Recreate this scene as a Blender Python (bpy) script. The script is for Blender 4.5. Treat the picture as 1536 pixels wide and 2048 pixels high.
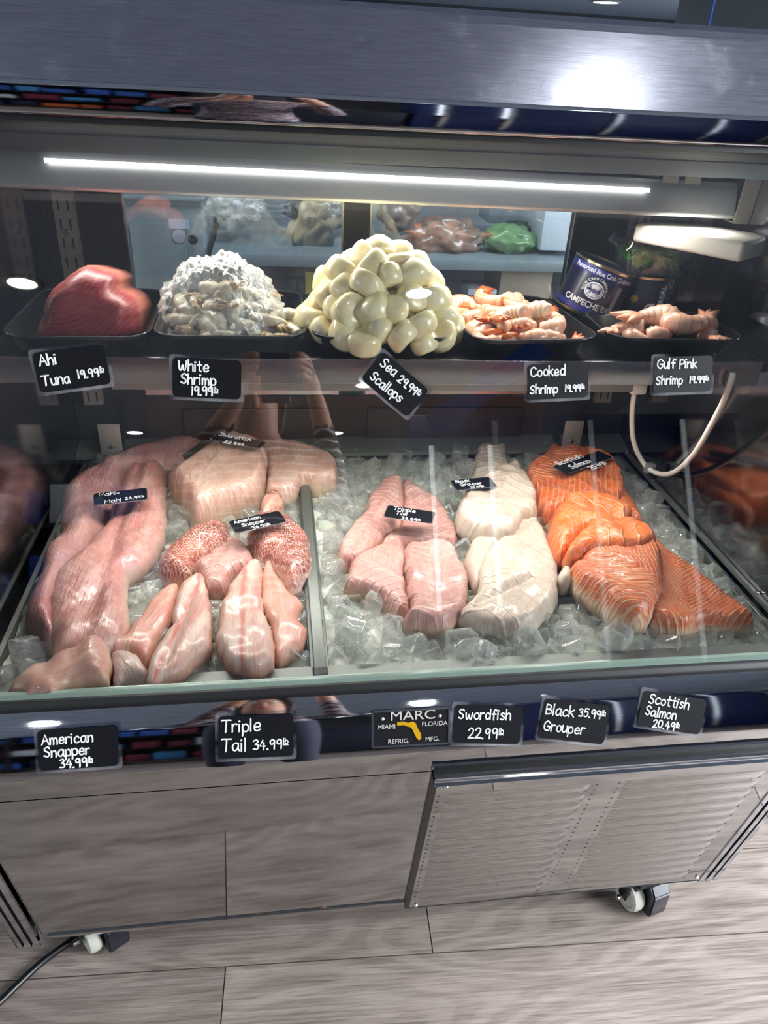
import bpy, bmesh, math, random
import numpy as np
from mathutils import Vector, Matrix, geometry, noise as mnoise

for o in list(bpy.data.objects): bpy.data.objects.remove(o)
SC = bpy.context.scene
COL = SC.collection

# ------------------------------------------------------------------ camera
CAM_R = np.array([[0.99024797, -0.02390856, 0.13724915],
                  [-0.13029544, -0.50767033, 0.8516419],
                  [0.04931579, -0.86121961, -0.50583469]])   # columns: image right, image down, view direction
F = 1517.5
CAM = np.array([0., 0., 1.5])
cd = bpy.data.cameras.new('camera'); cam = bpy.data.objects.new('camera', cd); COL.objects.link(cam)
cd.sensor_fit = 'VERTICAL'; cd.sensor_height = 36.0; cd.lens = 36.0 * F / 2048.0
cd.clip_start = 0.01; cd.clip_end = 60
m = Matrix(((CAM_R[0,0], -CAM_R[0,1], -CAM_R[0,2], CAM[0]),
            (CAM_R[1,0], -CAM_R[1,1], -CAM_R[1,2], CAM[1]),
            (CAM_R[2,0], -CAM_R[2,1], -CAM_R[2,2], CAM[2]), (0, 0, 0, 1)))
cam.matrix_world = m
SC.camera = cam

# ------------------------------------------------------------------ world, light, exposure
SC.view_settings.view_transform = 'Standard'
SC.view_settings.look = 'None'
SC.view_settings.gamma = 1.0
SC.view_settings.use_curve_mapping = False
SC.view_settings.exposure = 0.0
SC.cycles.caustics_reflective = False
SC.cycles.caustics_refractive = False
SC.cycles.max_bounces = 9
SC.cycles.diffuse_bounces = 3
SC.cycles.glossy_bounces = 5
SC.cycles.transmission_bounces = 7
SC.cycles.transparent_max_bounces = 20
SC.cycles.sample_clamp_indirect = 6.0
SC.cycles.use_denoising = True

W = bpy.data.worlds.new('world'); SC.world = W; W.use_nodes = True
W.node_tree.nodes['Background'].inputs[0].default_value = (0.42, 0.50, 0.62, 1)
W.node_tree.nodes['Background'].inputs[1].default_value = 0.30

def area(name, loc, target, size, power, col=(1, 1, 1), shape='RECTANGLE', spread=math.pi):
    l = bpy.data.lights.new(name, 'AREA'); l.energy = power; l.color = col; l.shape = shape
    l.size = size[0]; l.size_y = size[1]; l.spread = spread
    o = bpy.data.objects.new(name, l); COL.objects.link(o); o.location = loc
    d = Vector(target) - Vector(loc); o.rotation_euler = d.to_track_quat('-Z', 'Y').to_euler()
    return o
# daylight through the shop window on the right
area('window_daylight', (3.15, 0.0, 1.35), (1.1, 0.35, 0.0), (2.6, 2.0), 205, (0.90, 0.94, 1.0), spread=math.radians(110))
# fill light added far to the left to brighten the ceiling
area('ceiling_fill', (-5.7, -3.0, 1.5), (0.0, -3.0, 2.5), (4.0, 2.0), 115, (0.88, 0.93, 1.0))
# strip light of the case (its diffuser is built with the light fixture)
area('case_strip_light', (0.19, 1.270, 1.310), (0.19, 0.90, 0.75), (1.12, 0.03), 4.2, (1.0, 0.965, 0.90))
area('under_shelf_light', (0.17, 1.175, 1.060), (0.17, 1.02, 0.74), (1.0, 0.03), 6.4, (1.0, 0.97, 0.92))
area('soffit_fill', (5.5, 5.0, 1.0), (0.5, 5.5, 2.1), (1.6, 1.2), 90, (0.85, 0.92, 1.0))  # added light that brightens the soffit; no window is built there
# kitchen light behind the case
area('kitchen_light', (0.4, 2.0, 2.02), (0.3, 2.7, 1.0), (1.2, 0.4), 26, (0.88, 0.95, 1.0))

def S(r, g, b, a=1):
    f = lambda c: (c/255/12.92) if c/255 <= 0.04045 else ((c/255+0.055)/1.055)**2.4
    return (f(r), f(g), f(b), a)

# ------------------------------------------------------------------ pixel -> real plane helpers
def ray(px, py): return CAM_R @ np.array([px-768., py-1024., F])
def onz(px, py, z):
    d = ray(px, py); return CAM + d*(z-CAM[2])/d[2]
def ony(px, py, y):
    d = ray(px, py); return CAM + d*(y-CAM[1])/d[1]
def onx(px, py, x):
    d = ray(px, py); return CAM + d*(x-CAM[0])/d[0]
def onplane(px, py, p0, n):
    d = ray(px, py); t = np.dot(np.array(p0)-CAM, n)/np.dot(d, n); return CAM + d*t
def L5(*pts): return [(x*700/1536, 860+y*700/1536) for x, y in pts]
def L6(*pts): return [(620+x*916/1536, 860+y*916/1536) for x, y in pts]

# ------------------------------------------------------------------ materials
class N:
    def __init__(s, name):
        s.m = bpy.data.materials.new(name); s.m.use_nodes = True; s.t = s.m.node_tree; s.t.nodes.clear()
        s.out = s.t.nodes.new('ShaderNodeOutputMaterial')
    def n(s, typ, ins=None, **props):
        nd = s.t.nodes.new('ShaderNode'+typ)
        for k, v in props.items(): setattr(nd, k, v)
        for k, v in (ins or {}).items():
            if hasattr(v, 'is_output') or isinstance(v, bpy.types.NodeSocket): s.t.links.new(v, nd.inputs[k])
            else: nd.inputs[k].default_value = v
        return nd
    def ramp(s, fac, stops, interp='LINEAR'):
        r = s.t.nodes.new('ShaderNodeValToRGB'); r.color_ramp.interpolation = interp
        e = r.color_ramp.elements
        while len(e) > 1: e.remove(e[-1])
        e[0].position, e[0].color = stops[0]
        for p, c in stops[1:]:
            q = e.new(p); q.color = c
        s.t.links.new(fac, r.inputs[0]); return r.outputs[0]
    def mix(s, fac, a, b, mode='MIX'):
        nd = s.n('MixRGB', {0: fac, 1: a, 2: b}, blend_type=mode); return nd.outputs[0]
    def math(s, op, a, b=0.0):
        return s.n('Math', {0: a, 1: b}, operation=op).outputs[0]
    def noise(s, vec, scale, detail=3, rough=0.5, dist=0.0):
        return s.n('TexNoise', {'Vector': vec, 'Scale': scale, 'Detail': detail, 'Roughness': rough, 'Distortion': dist}).outputs['Fac']
    def mapped(s, vec, sc, rot=(0, 0, 0)):
        return s.n('Mapping', {'Vector': vec, 'Scale': sc, 'Rotation': rot}).outputs[0]
    def coord(s, which='Object'): return s.n('TexCoord').outputs[which]
    def bump(s, h, strength=0.3, dist=0.002):
        return s.n('Bump', {'Height': h, 'Strength': strength, 'Distance': dist}).outputs[0]
    def bsdf(s, **kw):
        names = dict(color='Base Color', rough='Roughness', metal='Metallic', spec='Specular IOR Level', ior='IOR', trans='Transmission Weight',
                     sss='Subsurface Weight', sssr='Subsurface Radius', ssss='Subsurface Scale', coat='Coat Weight', coatr='Coat Roughness',
                     normal='Normal', emit='Emission Color', emits='Emission Strength', alpha='Alpha', aniso='Anisotropic', tangent='Tangent')
        b = s.n('BsdfPrincipled', {names[k]: v for k, v in kw.items()})
        return b.outputs[0]
    def done(s, sh):
        s.t.links.new(sh, s.out.inputs[0]); return s.m

def plain(name, col, rough=0.5, metal=0.0, **kw):
    n = N(name); return n.done(n.bsdf(color=col, rough=rough, metal=metal, **kw))
def emitter(name, col, strength):
    n = N(name); e = n.n('Emission', {'Color': col, 'Strength': strength}); return n.done(e.outputs[0])

M = {}
def mk_brushed(name, col, rough, streak=(4, 120, 120), amt=0.12, marks=0.0):
    n = N(name); c = n.coord(); v = n.noise(n.mapped(c, streak), 6, 3)
    r = n.math('ADD', n.math('MULTIPLY', v, amt), rough-amt/2)
    cc = n.mix(0.18, col, n.ramp(v, [(0.3, (0.2, 0.2, 0.2, 1)), (0.7, (0.9, 0.9, 0.9, 1))]), 'OVERLAY')
    if marks:
        sm = n.noise(n.mapped(c, (5, 5, 5)), 2.5, 4, 0.6)
        r = n.math('ADD', r, n.math('MULTIPLY', n.ramp(sm, [(0.55, (0, 0, 0, 1)), (0.75, (1, 1, 1, 1))]), marks))
    return n.done(n.bsdf(color=cc, rough=r, metal=1.0, normal=n.bump(v, 0.012, 0.001)))
M['brushed'] = mk_brushed('brushed_steel', S(160, 161, 172), 0.22, amt=0.08, marks=0.15)
M['polish'] = mk_brushed('polished_steel', S(190, 192, 198), 0.035, amt=0.03)
M['panel'] = mk_brushed('polished_panel_steel', S(178, 177, 176), 0.03, amt=0.02)
M['endmirror'] = mk_brushed('liner_steel', S(150, 150, 155), 0.09, amt=0.05)
M['pan'] = plain('pan_steel', S(120, 124, 118), 0.48, 0.6)
M['fixture'] = plain('fixture_aluminium', S(196, 200, 204), 0.38, 0.45)
M['shelf'] = mk_brushed('shelf_steel', S(172, 170, 172), 0.2, amt=0.1)
M['bracket'] = plain('bracket_steel', S(170, 164, 154), 0.42, 0.55)
M['alu'] = plain('bright_aluminium', S(200, 202, 205), 0.25, 1.0)
M['black'] = plain('black_plastic', S(18, 19, 22), 0.3)
M['blackframe'] = plain('black_frame', S(38, 36, 36), 0.35)
M['gasket'] = plain('black_rubber_gasket', S(14, 16, 18), 0.5)
M['darkpanel'] = plain('dark_grey_panel', S(16, 20, 26), 0.65, spec=0.1)
M['canopy'] = plain('canopy_grey', S(78, 90, 100), 0.7, spec=0.1)
M['brownback'] = plain('dark_brown_panel', S(58, 50, 47), 0.32)
M['white'] = plain('white_plastic', S(236, 230, 218), 0.4)
M['greyclip'] = plain('grey_clip', S(130, 130, 130), 0.5)
M['led'] = emitter('led_diffuser', (1.0, 0.97, 0.92, 1), 4.0)
M['lamp'] = emitter('downlight_glow', (0.93, 0.97, 1.0, 1), 14.0)
M['freezerled'] = emitter('freezer_led', (0.85, 0.93, 1.0, 1), 2.2)
M['daylight'] = emitter('bright_daylight_pane', (0.85, 0.92, 1.0, 1), 2.2)
M['ceil'] = plain('ceiling_paint', S(176, 188, 204), 0.7)
M['wallback'] = plain('dark_wall_paint', S(70, 70, 76), 0.7)
M['wallwhite'] = plain('pale_wall_paint', S(170, 178, 186), 0.7)
M['card'] = plain('black_tag_card', S(12, 14, 20), 0.5, spec=0.25)
M['chalk'] = plain('white_chalk_marker', S(238, 240, 240), 0.6)

def thin_clear(name, tint=(1, 1, 1, 1), base=0.04, scale=1.0, rough=0.0, dirt=0.0):
    n = N(name)
    lw = n.n('LayerWeight', {'Blend': 0.12})
    fac = n.math('ADD', n.math('MULTIPLY', lw.outputs['Fresnel'], scale), base)
    fac = n.math('MINIMUM', fac, 0.9)
    tr = n.n('BsdfTransparent', {'Color': tint}); gl = n.n('BsdfGlossy', {'Roughness': rough, 'Color': (1, 1, 1, 1)})
    sh = n.n('MixShader', {0: fac, 1: tr.outputs[0], 2: gl.outputs[0]}).outputs[0]
    if dirt:
        c = n.coord(); d = n.noise(n.mapped(c, (3, 3, 1.2)), 3, 5, 0.6)
        df = n.n('BsdfDiffuse', {'Color': (0.85, 0.87, 0.9, 1)})
        f2 = n.math('MULTIPLY', n.ramp(d, [(0.45, (0, 0, 0, 1)), (0.8, (1, 1, 1, 1))]), dirt)
        sh = n.n('MixShader', {0: f2, 1: sh, 2: df.outputs[0]}).outputs[0]
    return n.done(sh)
M['glass'] = thin_clear('front_glass', (0.965, 0.975, 0.97, 1), 0.065, 0.8, 0.0, 0.010)
M['rearglass'] = thin_clear('rear_glass', (0.86, 0.91, 0.93, 1), 0.10, 0.8, 0.01, 0.22)
M['glassedge'] = plain('green_glass_edge', S(150, 172, 160), 0.15)
M['laminate'] = thin_clear('clear_laminate', (0.90, 0.91, 0.92, 1), 0.06, 0.9, 0.05, 0.25)
M['clam'] = thin_clear('clear_clamshell', (0.93, 0.95, 0.95, 1), 0.12, 1.0, 0.05, 0.18)

def mk_floor():
    n = N('wood_look_planks'); uv = n.coord('UV'); rnd = n.n('Attribute', attribute_name='rnd')
    off = n.n('VectorMath', {0: uv, 1: n.n('CombineXYZ', {0: n.math('MULTIPLY', rnd.outputs['Fac'], 37.0), 1: n.math('MULTIPLY', rnd.outputs['Fac'], 11.0)}).outputs[0]}, operation='ADD').outputs[0]
    warp = n.noise(n.mapped(off, (0.9, 5.0, 1)), 1.0, 2, 0.4)
    rings = n.n('TexWave', {'Vector': n.n('CombineXYZ', {0: 0.0, 1: n.math('MULTIPLY', warp, 1.0)}).outputs[0], 'Scale': 7.5, 'Distortion': 0.8, 'Detail': 2.0, 'Detail Scale': 2.0}, wave_type='BANDS', bands_direction='Y').outputs['Fac']
    fine = n.noise(n.mapped(off, (7, 240, 1)), 1.0, 4, 0.65)
    mid = n.noise(n.mapped(off, (2.2, 46, 1)), 1.0, 3, 0.6)
    fine = n.math('ADD', n.math('MULTIPLY', fine, 0.6), n.math('MULTIPLY', mid, 0.4))
    big = n.noise(n.mapped(off, (1.0, 3.5, 1)), 1.3, 2, 0.5)
    pores = n.noise(n.mapped(off, (14, 420, 1)), 1.0, 2, 0.5)
    col = n.ramp(fine, [(0.32, S(92, 82, 75)), (0.5, S(132, 121, 113)), (0.68, S(164, 154, 146))])
    col = n.mix(n.math('MULTIPLY', n.ramp(rings, [(0.35, (0, 0, 0, 1)), (0.8, (1, 1, 1, 1))]), 0.26), col, S(176, 164, 154))
    col = n.mix(0.5, col, n.ramp(big, [(0.3, (0.30, 0.29, 0.29, 1)), (0.7, (0.66, 0.65, 0.65, 1))]), 'OVERLAY')
    col = n.mix(n.math('MULTIPLY', n.ramp(pores, [(0.30, (1, 1, 1, 1)), (0.42, (0, 0, 0, 1))]), 0.45), col, S(80, 68, 62))
    col = n.mix(0.35, col, n.ramp(rnd.outputs['Fac'], [(0, (0.36, 0.35, 0.34, 1)), (1, (0.60, 0.59, 0.60, 1))]), 'OVERLAY')
    return n.done(n.bsdf(color=col, rough=0.42, spec=0.35, normal=n.bump(fine, 0.12, 0.002)))
M['floor'] = mk_floor()
M['grout'] = plain('plank_joint', S(66, 56, 50), 0.7)

def mk_flesh(name, stops, rim, scale=(10, 60), rimw=(0.0, 0.35), lines=None, linecol=None, patch=None, patchcol=None, sss=0.12, rough=0.38, bump=0.7, seam=None, rings=None, coat=0.22, veins=0.22):
    """wet fish flesh: fibre noise over the fillet's own length/width coordinates, paler trimmed edge"""
    n = N(name); uv = n.coord('UV')
    f = n.noise(n.mapped(uv, (scale[0], scale[1], 1)), 1.0, 4, 0.6, 0.4)
    g = n.noise(n.mapped(uv, (9, 14, 1)), 1.0, 3, 0.55)
    mixv = n.math('ADD', n.math('MULTIPLY', f, 0.45), n.math('MULTIPLY', g, 0.55))
    col = n.ramp(mixv, stops)
    fine = n.noise(n.mapped(uv, (scale[0]*4, scale[1]*4, 1)), 1.0, 3, 0.6)
    h = n.math('ADD', n.math('ADD', f, n.math('MULTIPLY', g, 1.0)), n.math('MULTIPLY', fine, 0.5))
    vein = n.noise(n.mapped(uv, (26, 60, 1)), 1.0, 4, 0.7, 0.8)
    col = n.mix(n.math('MULTIPLY', n.ramp(n.math('ABSOLUTE', n.math('SUBTRACT', vein, 0.5)), [(0.0, (1, 1, 1, 1)), (0.035, (0, 0, 0, 1))]), veins), col, (0.93, 0.84, 0.78, 1))
    if patch:
        p = n.noise(n.mapped(uv, (patch[0], patch[1], 1)), 1.0, 2, 0.5)
        col = n.mix(n.math('MULTIPLY', n.ramp(p, [(patch[2], (0, 0, 0, 1)), (patch[3], (1, 1, 1, 1))]), patch[4]), col, patchcol)
    if lines:       # chevron fat lines: frequency, slant, strength, width
        sx = n.n('SeparateXYZ', {0: uv}); w = n.noise(n.mapped(uv, (14, 14, 1)), 1.0, 2, 0.5)
        av = n.math('ABSOLUTE', sx.outputs[1])
        t = n.math('ADD', n.math('MULTIPLY', sx.outputs[0], lines[0]), n.math('MULTIPLY', av, lines[1]))
        t = n.math('ADD', t, n.math('MULTIPLY', w, 1.6))
        fr = n.math('ABSOLUTE', n.math('SUBTRACT', n.math('FRACT', t), 0.5))
        lf = n.ramp(fr, [(lines[3]*0.3, (1, 1, 1, 1)), (lines[3], (0, 0, 0, 1))])
        brk = n.noise(n.mapped(uv, (22, 22, 1)), 1.0, 2, 0.5)
        lf = n.math('MULTIPLY', lf, n.ramp(brk, [(0.32, (0.25, 0.25, 0.25, 1)), (0.55, (1, 1, 1, 1))]))
        col = n.mix(n.math('MULTIPLY', lf, lines[2]), col, linecol)
        h = n.math('ADD', h, n.math('MULTIPLY', lf, 0.5))
    if rings:       # growth rings of a cut steak: centre u, v, frequency, strength
        d = n.n('VectorMath', {0: uv, 1: (rings[0], rings[1], 0)}, operation='DISTANCE').outputs['Value']
        w = n.noise(n.mapped(uv, (9, 9, 1)), 1.0, 2, 0.5)
        fr = n.math('ABSOLUTE', n.math('SUBTRACT', n.math('FRACT', n.math('ADD', n.math('MULTIPLY', d, rings[2]), n.math('MULTIPLY', w, 1.5))), 0.5))
        lf = n.ramp(fr, [(0.03, (1, 1, 1, 1)), (0.16, (0, 0, 0, 1))])
        col = n.mix(n.math('MULTIPLY', lf, rings[3]), col, linecol)
    if seam:        # dark blood line along the fillet: offset, half width, strength
        sv = n.n('SeparateXYZ', {0: uv}).outputs[1]; wv = n.noise(n.mapped(uv, (18, 4, 1)), 1.0, 3)
        dd = n.math('ABSOLUTE', n.math('SUBTRACT', n.math('ADD', sv, n.math('MULTIPLY', n.math('SUBTRACT', wv, 0.5), 0.02)), seam[0]))
        col = n.mix(n.math('MULTIPLY', n.ramp(n.math('DIVIDE', dd, seam[1]), [(0.15, (1, 1, 1, 1)), (1.0, (0, 0, 0, 1))]), seam[2]), col, patchcol)
    at = n.n('Attribute', attribute_name='rim')
    wob = n.math('ADD', at.outputs['Fac'], n.math('MULTIPLY', n.math('SUBTRACT', n.noise(uv, 40, 2), 0.5), 0.35))
    col = n.mix(n.ramp(wob, [(rimw[0], (1, 1, 1, 1)), (rimw[1], (0, 0, 0, 1))]), col, rim)
    col = n.mix(1.0, col, (0.84, 0.84, 0.84, 1), 'MULTIPLY')
    return n.done(n.bsdf(color=col, rough=rough, sss=sss, ssss=0.008, sssr=(1.0, 0.45, 0.35), coat=coat, coatr=0.10, normal=n.bump(h, bump, 0.005)))
M['mahi'] = mk_flesh('mahi_flesh', [(0.3, S(150, 92, 96)), (0.5, S(190, 136, 132)), (0.7, S(214, 170, 160))], S(222, 192, 178), (7, 45), (0.0, 0.3), patch=(2.2, 16, 0.5, 0.66, 0.6), patchcol=S(176, 92, 92))
M['mahi2'] = mk_flesh('mahi_belly_flesh', [(0.3, S(166, 96, 94)), (0.5, S(204, 144, 134)), (0.7, S(226, 182, 168))], S(226, 190, 174), (7, 45), (0.0, 0.3), patch=(3, 20, 0.55, 0.7, 0.55), patchcol=S(190, 100, 96))
M['mahi3'] = mk_flesh('mahi_tail_flesh', [(0.3, S(204, 138, 126)), (0.5, S(220, 168, 148)), (0.7, S(232, 194, 170))], S(228, 188, 160), (7, 40), (0.0, 0.3), patch=(3, 12, 0.55, 0.7, 0.5), patchcol=S(186, 100, 96), veins=0.2)
M['sword'] = mk_flesh('swordfish_flesh', [(0.3, S(196, 150, 132)), (0.5, S(216, 178, 160)), (0.7, S(230, 202, 184))], S(222, 196, 168), (12, 30), (0.0, 0.22), rings=(0.03, -0.05, 120, 0.6), linecol=S(196, 136, 118), patch=(7, 9, 0.6, 0.72, 0.5), patchcol=S(190, 124, 100), veins=0.1)
M['snap'] = mk_flesh('snapper_flesh', [(0.3, S(212, 150, 134)), (0.5, S(230, 192, 176)), (0.7, S(240, 220, 206))], S(236, 182, 158), (9, 50), (0.0, 0.3), patch=(3, 26, 0.57, 0.7, 0.7), patchcol=S(214, 104, 94), seam=(0.006, 0.006, 0.75))
M['snap2'] = mk_flesh('snapper_pink_flesh', [(0.3, S(214, 132, 114)), (0.5, S(230, 172, 152)), (0.7, S(240, 204, 186))], S(238, 184, 152), (9, 50), (0.0, 0.35), patch=(4, 18, 0.52, 0.68, 0.6), patchcol=S(226, 120, 104))
M['triple'] = mk_flesh('tripletail_flesh', [(0.3, S(184, 116, 110)), (0.5, S(212, 158, 146)), (0.7, S(230, 192, 180))], S(238, 196, 168), (9, 70), (0.0, 0.25), lines=(55, 25, 0.22, 0.18), linecol=S(244, 220, 206), patch=(4, 10, 0.55, 0.7, 0.4), patchcol=S(196, 104, 106))
M['grouper'] = mk_flesh('grouper_flesh', [(0.3, S(196, 164, 146)), (0.5, S(216, 196, 176)), (0.7, S(230, 216, 198))], S(238, 226, 206), (9, 60), (0.0, 0.3), lines=(50, 20, 0.25, 0.16), linecol=S(246, 238, 224), patch=(5, 9, 0.6, 0.75, 0.35), patchcol=S(212, 160, 146))
M['grouper2'] = mk_flesh('grouper_pink_flesh', [(0.25, S(206, 160, 148)), (0.5, S(224, 190, 174)), (0.75, S(236, 212, 196))], S(236, 216, 198), (9, 60), (0.0, 0.3))
SAL = [(0.3, S(200, 78, 34)), (0.5, S(224, 106, 50)), (0.7, S(238, 140, 82))]
M['salmon'] = mk_flesh('salmon_flesh', SAL, S(240, 170, 120), (14, 50), (0.0, 0.12), lines=(72, 60, 0.55, 0.22), linecol=S(248, 190, 140))
M['salmonb'] = mk_flesh('salmon_belly_flesh', SAL, S(244, 214, 180), (14, 50), (0.0, 0.2), lines=(95, 110, 0.8, 0.22), linecol=S(250, 204, 158))
M['salmonc'] = mk_flesh('salmon_cut_flesh', [(0.25, S(222, 96, 38)), (0.5, S(238, 122, 56)), (0.75, S(244, 150, 88))], S(240, 150, 96), (20, 40), (0.0, 0.12), lines=(34, 14, 0.3, 0.12), linecol=S(248, 190, 140))
M['tuna'] = mk_flesh('tuna_flesh', [(0.3, S(134, 36, 44)), (0.5, S(158, 50, 56)), (0.7, S(180, 74, 74))], S(190, 112, 92), (10, 24), (0.0, 0.14), rings=(0.02, -0.09, 150, 0.28), linecol=S(206, 126, 112), rough=0.42, sss=0.03, bump=0.5, coat=0.05, veins=0.05)
M['skinwhite'] = mk_flesh('white_fat_flesh', [(0.25, S(230, 208, 188)), (0.7, S(244, 230, 214))], S(240, 224, 206), (14, 20))

def mk_snapskin():
    n = N('snapper_scaly_skin'); uv = n.coord('UV')
    v = n.n('TexVoronoi', {'Vector': n.mapped(uv, (230, 380, 1)), 'Scale': 1.0, 'Randomness': 0.45}, feature='F1')
    g = n.noise(n.mapped(uv, (10, 16, 1)), 1.0, 3)
    base = n.ramp(g, [(0.3, S(92, 34, 26)), (0.5, S(146, 62, 48)), (0.7, S(196, 120, 102))])
    col = n.mix(n.math('MULTIPLY', n.ramp(v.outputs['Distance'], [(0.42, (0, 0, 0, 1)), (0.68, (1, 1, 1, 1))]), 0.6), base, S(236, 214, 196))
    at = n.n('Attribute', attribute_name='rim')
    col = n.mix(n.ramp(at.outputs['Fac'], [(0, (1, 1, 1, 1)), (0.12, (0, 0, 0, 1))]), col, S(238, 204, 186))
    return n.done(n.bsdf(color=col, rough=0.25, coat=0.4, coatr=0.1, normal=n.bump(v.outputs['Distance'], 0.5, 0.002)))
M['snapskin'] = mk_snapskin()

def mk_ice(name):
    n = N(name); c = n.coord()
    b = n.noise(c, 70, 3, 0.6); nb = n.bump(b, 0.3, 0.003)
    gl = n.n('BsdfGlass', {'Roughness': 0.06, 'IOR': 1.2, 'Color': (0.98, 0.99, 0.985, 1), 'Normal': nb})
    tr = n.n('BsdfTranslucent', {'Color': (0.95, 0.97, 0.95, 1)}); df = n.n('BsdfDiffuse', {'Color': (0.93, 0.95, 0.93, 1)})
    wd = n.n('MixShader', {0: 0.45, 1: tr.outputs[0], 2: df.outputs[0]})
    lw0 = n.n('LayerWeight', {'Blend': 0.35})
    f = n.ramp(n.noise(c, 38, 2, 0.5), [(0.38, (0.05, 0.05, 0.05, 1)), (0.68, (0.30, 0.30, 0.30, 1))])
    f = n.math('MINIMUM', n.math('ADD', f, n.math('MULTIPLY', lw0.outputs['Facing'], 0.30)), 0.9)
    tp = n.n('BsdfTransparent', {'Color': (0.985, 0.99, 0.98, 1)})
    cm = n.n('MixShader', {0: 0.92, 1: gl.outputs[0], 2: tp.outputs[0]})
    body = n.n('MixShader', {0: f, 1: cm.outputs[0], 2: wd.outputs[0]}).outputs[0]
    gs = n.n('BsdfGlossy', {'Roughness': 0.08, 'Normal': nb}); lw = n.n('LayerWeight', {'Blend': 0.25, 'Normal': nb})
    return n.done(n.n('MixShader', {0: n.math('ADD', n.math('MULTIPLY', lw.outputs['Fresnel'], 0.36), 0.025), 1: body, 2: gs.outputs[0]}).outputs[0])
M['ice'] = mk_ice('clear_ice')
def mk_icebed():
    n = N('crushed_ice_bed'); c = n.coord(); b = n.noise(c, 45, 4, 0.6)
    col = n.ramp(b, [(0.3, S(226, 229, 214)), (0.7, S(252, 253, 242))])
    return n.done(n.bsdf(color=col, rough=0.22, spec=0.6, sss=0.3, ssss=0.02, normal=n.bump(b, 0.6, 0.006)))
M['icebed'] = mk_icebed()

def mk_scallop():
    n = N('scallop_meat'); c = n.coord(); g = n.noise(c, 22, 3); f = n.noise(n.mapped(c, (90, 90, 12)), 1.5, 2)
    col = n.ramp(n.math('ADD', n.math('MULTIPLY', g, .6), n.math('MULTIPLY', f, .4)), [(0.3, S(242, 214, 156)), (0.5, S(250, 234, 186)), (0.7, S(254, 246, 214))])
    return n.done(n.bsdf(color=col, rough=0.25, sss=0.3, ssss=0.01, sssr=(1, .8, .5), coat=0.3, normal=n.bump(f, 0.25, 0.002)))
M['scallop'] = mk_scallop()
def mk_shrimp(name, a, b, c, back_col, back_amt):
    n = N(name); uv = n.coord('UV'); sx = n.n('SeparateXYZ', {0: uv})
    w = n.noise(n.mapped(uv, (6, 6, 1)), 1.0, 3)
    band = n.math('FRACT', n.math('ADD', n.math('MULTIPLY', sx.outputs[0], 6.0), n.math('MULTIPLY', w, 0.4)))
    col = n.ramp(band, [(0.1, a), (0.3, b), (0.9, c)])
    back = n.ramp(n.math('ADD', sx.outputs[1], n.math('MULTIPLY', n.math('SUBTRACT', w, 0.5), 0.5)), [(0.30, (0, 0, 0, 1)), (0.55, (1, 1, 1, 1))])
    col = n.mix(n.math('MULTIPLY', back, back_amt), col, back_col)
    return n.done(n.bsdf(color=col, rough=0.3, sss=0.15, ssss=0.006, coat=0.3, normal=n.bump(band, 0.25, 0.003)))
M['shrimp'] = mk_shrimp('cooked_shrimp_meat', S(240, 186, 142), S(246, 224, 200), S(250, 236, 218), S(234, 128, 66), 0.5)
M['pinkshrimp'] = mk_shrimp('pink_shrimp_meat', S(226, 158, 130), S(236, 196, 172), S(244, 214, 194), S(226, 150, 116), 0.35)
M['tail'] = plain('shrimp_tail_shell', S(230, 116, 56), 0.3, coat=0.4)
M['rawshrimp'] = plain('raw_shrimp_meat', S(206, 198, 176), 0.25, sss=0.2, ssss=0.006)
M['rawtail'] = plain('raw_shrimp_tail', S(168, 140, 96), 0.3)
def mk_bag():
    n = N('crinkled_clear_bag'); c = n.coord(); b = n.n('TexVoronoi', {'Vector': c, 'Scale': 38.0}, feature='DISTANCE_TO_EDGE').outputs['Distance']
    b2 = n.noise(c, 50, 4, 0.65, 1.0)
    hb = n.bump(b2, 0.4, 0.006)
    gl = n.n('BsdfGlossy', {'Roughness': 0.2, 'Normal': hb}); tr = n.n('BsdfTransparent', {'Color': (0.97, 0.97, 0.96, 1)}); df = n.n('BsdfDiffuse', {'Color': (0.85, 0.86, 0.84, 1), 'Normal': hb})
    a = n.n('MixShader', {0: 0.16, 1: tr.outputs[0], 2: gl.outputs[0]}).outputs[0]
    f = n.ramp(b2, [(0.40, (0.10, 0.10, 0.10, 1)), (0.65, (0.42, 0.42, 0.42, 1))])
    return n.done(n.n('MixShader', {0: f, 1: a, 2: df.outputs[0]}).outputs[0])
M['bag'] = mk_bag()
M['tray'] = plain('black_foam_tray', S(13, 14, 16), 0.3, coat=0.15, coatr=0.1)

# ------------------------------------------------------------------ object helpers
def link(name, me, mat=None, parent=None, smooth=None):
    o = bpy.data.objects.new(name, me); COL.objects.link(o)
    if mat:
        me.materials.clear()
        for q in (mat if isinstance(mat, (list, tuple)) else [mat]): me.materials.append(q)
    if parent: o.parent = parent
    if smooth is not None: shade(me, smooth)
    return o
def shade(me, angle):
    if angle is True: me.shade_smooth(); return
    bm = bmesh.new(); bm.from_mesh(me)
    for e in bm.edges:
        e.smooth = len(e.link_faces) != 2 or e.calc_face_angle(0) < math.radians(angle)
    for f in bm.faces: f.smooth = True
    bm.to_mesh(me); bm.free()
def from_data(name, v, f, mat=None, parent=None, smooth=None):
    me = bpy.data.meshes.new(name); me.from_pydata([tuple(p) for p in v], [], f); me.update()
    return link(name, me, mat, parent, smooth)
def from_bm(name, bm, mat=None, parent=None, smooth=35):
    me = bpy.data.meshes.new(name); bmesh.ops.recalc_face_normals(bm, faces=bm.faces); bm.to_mesh(me); bm.free()
    return link(name, me, mat, parent, smooth)
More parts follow.
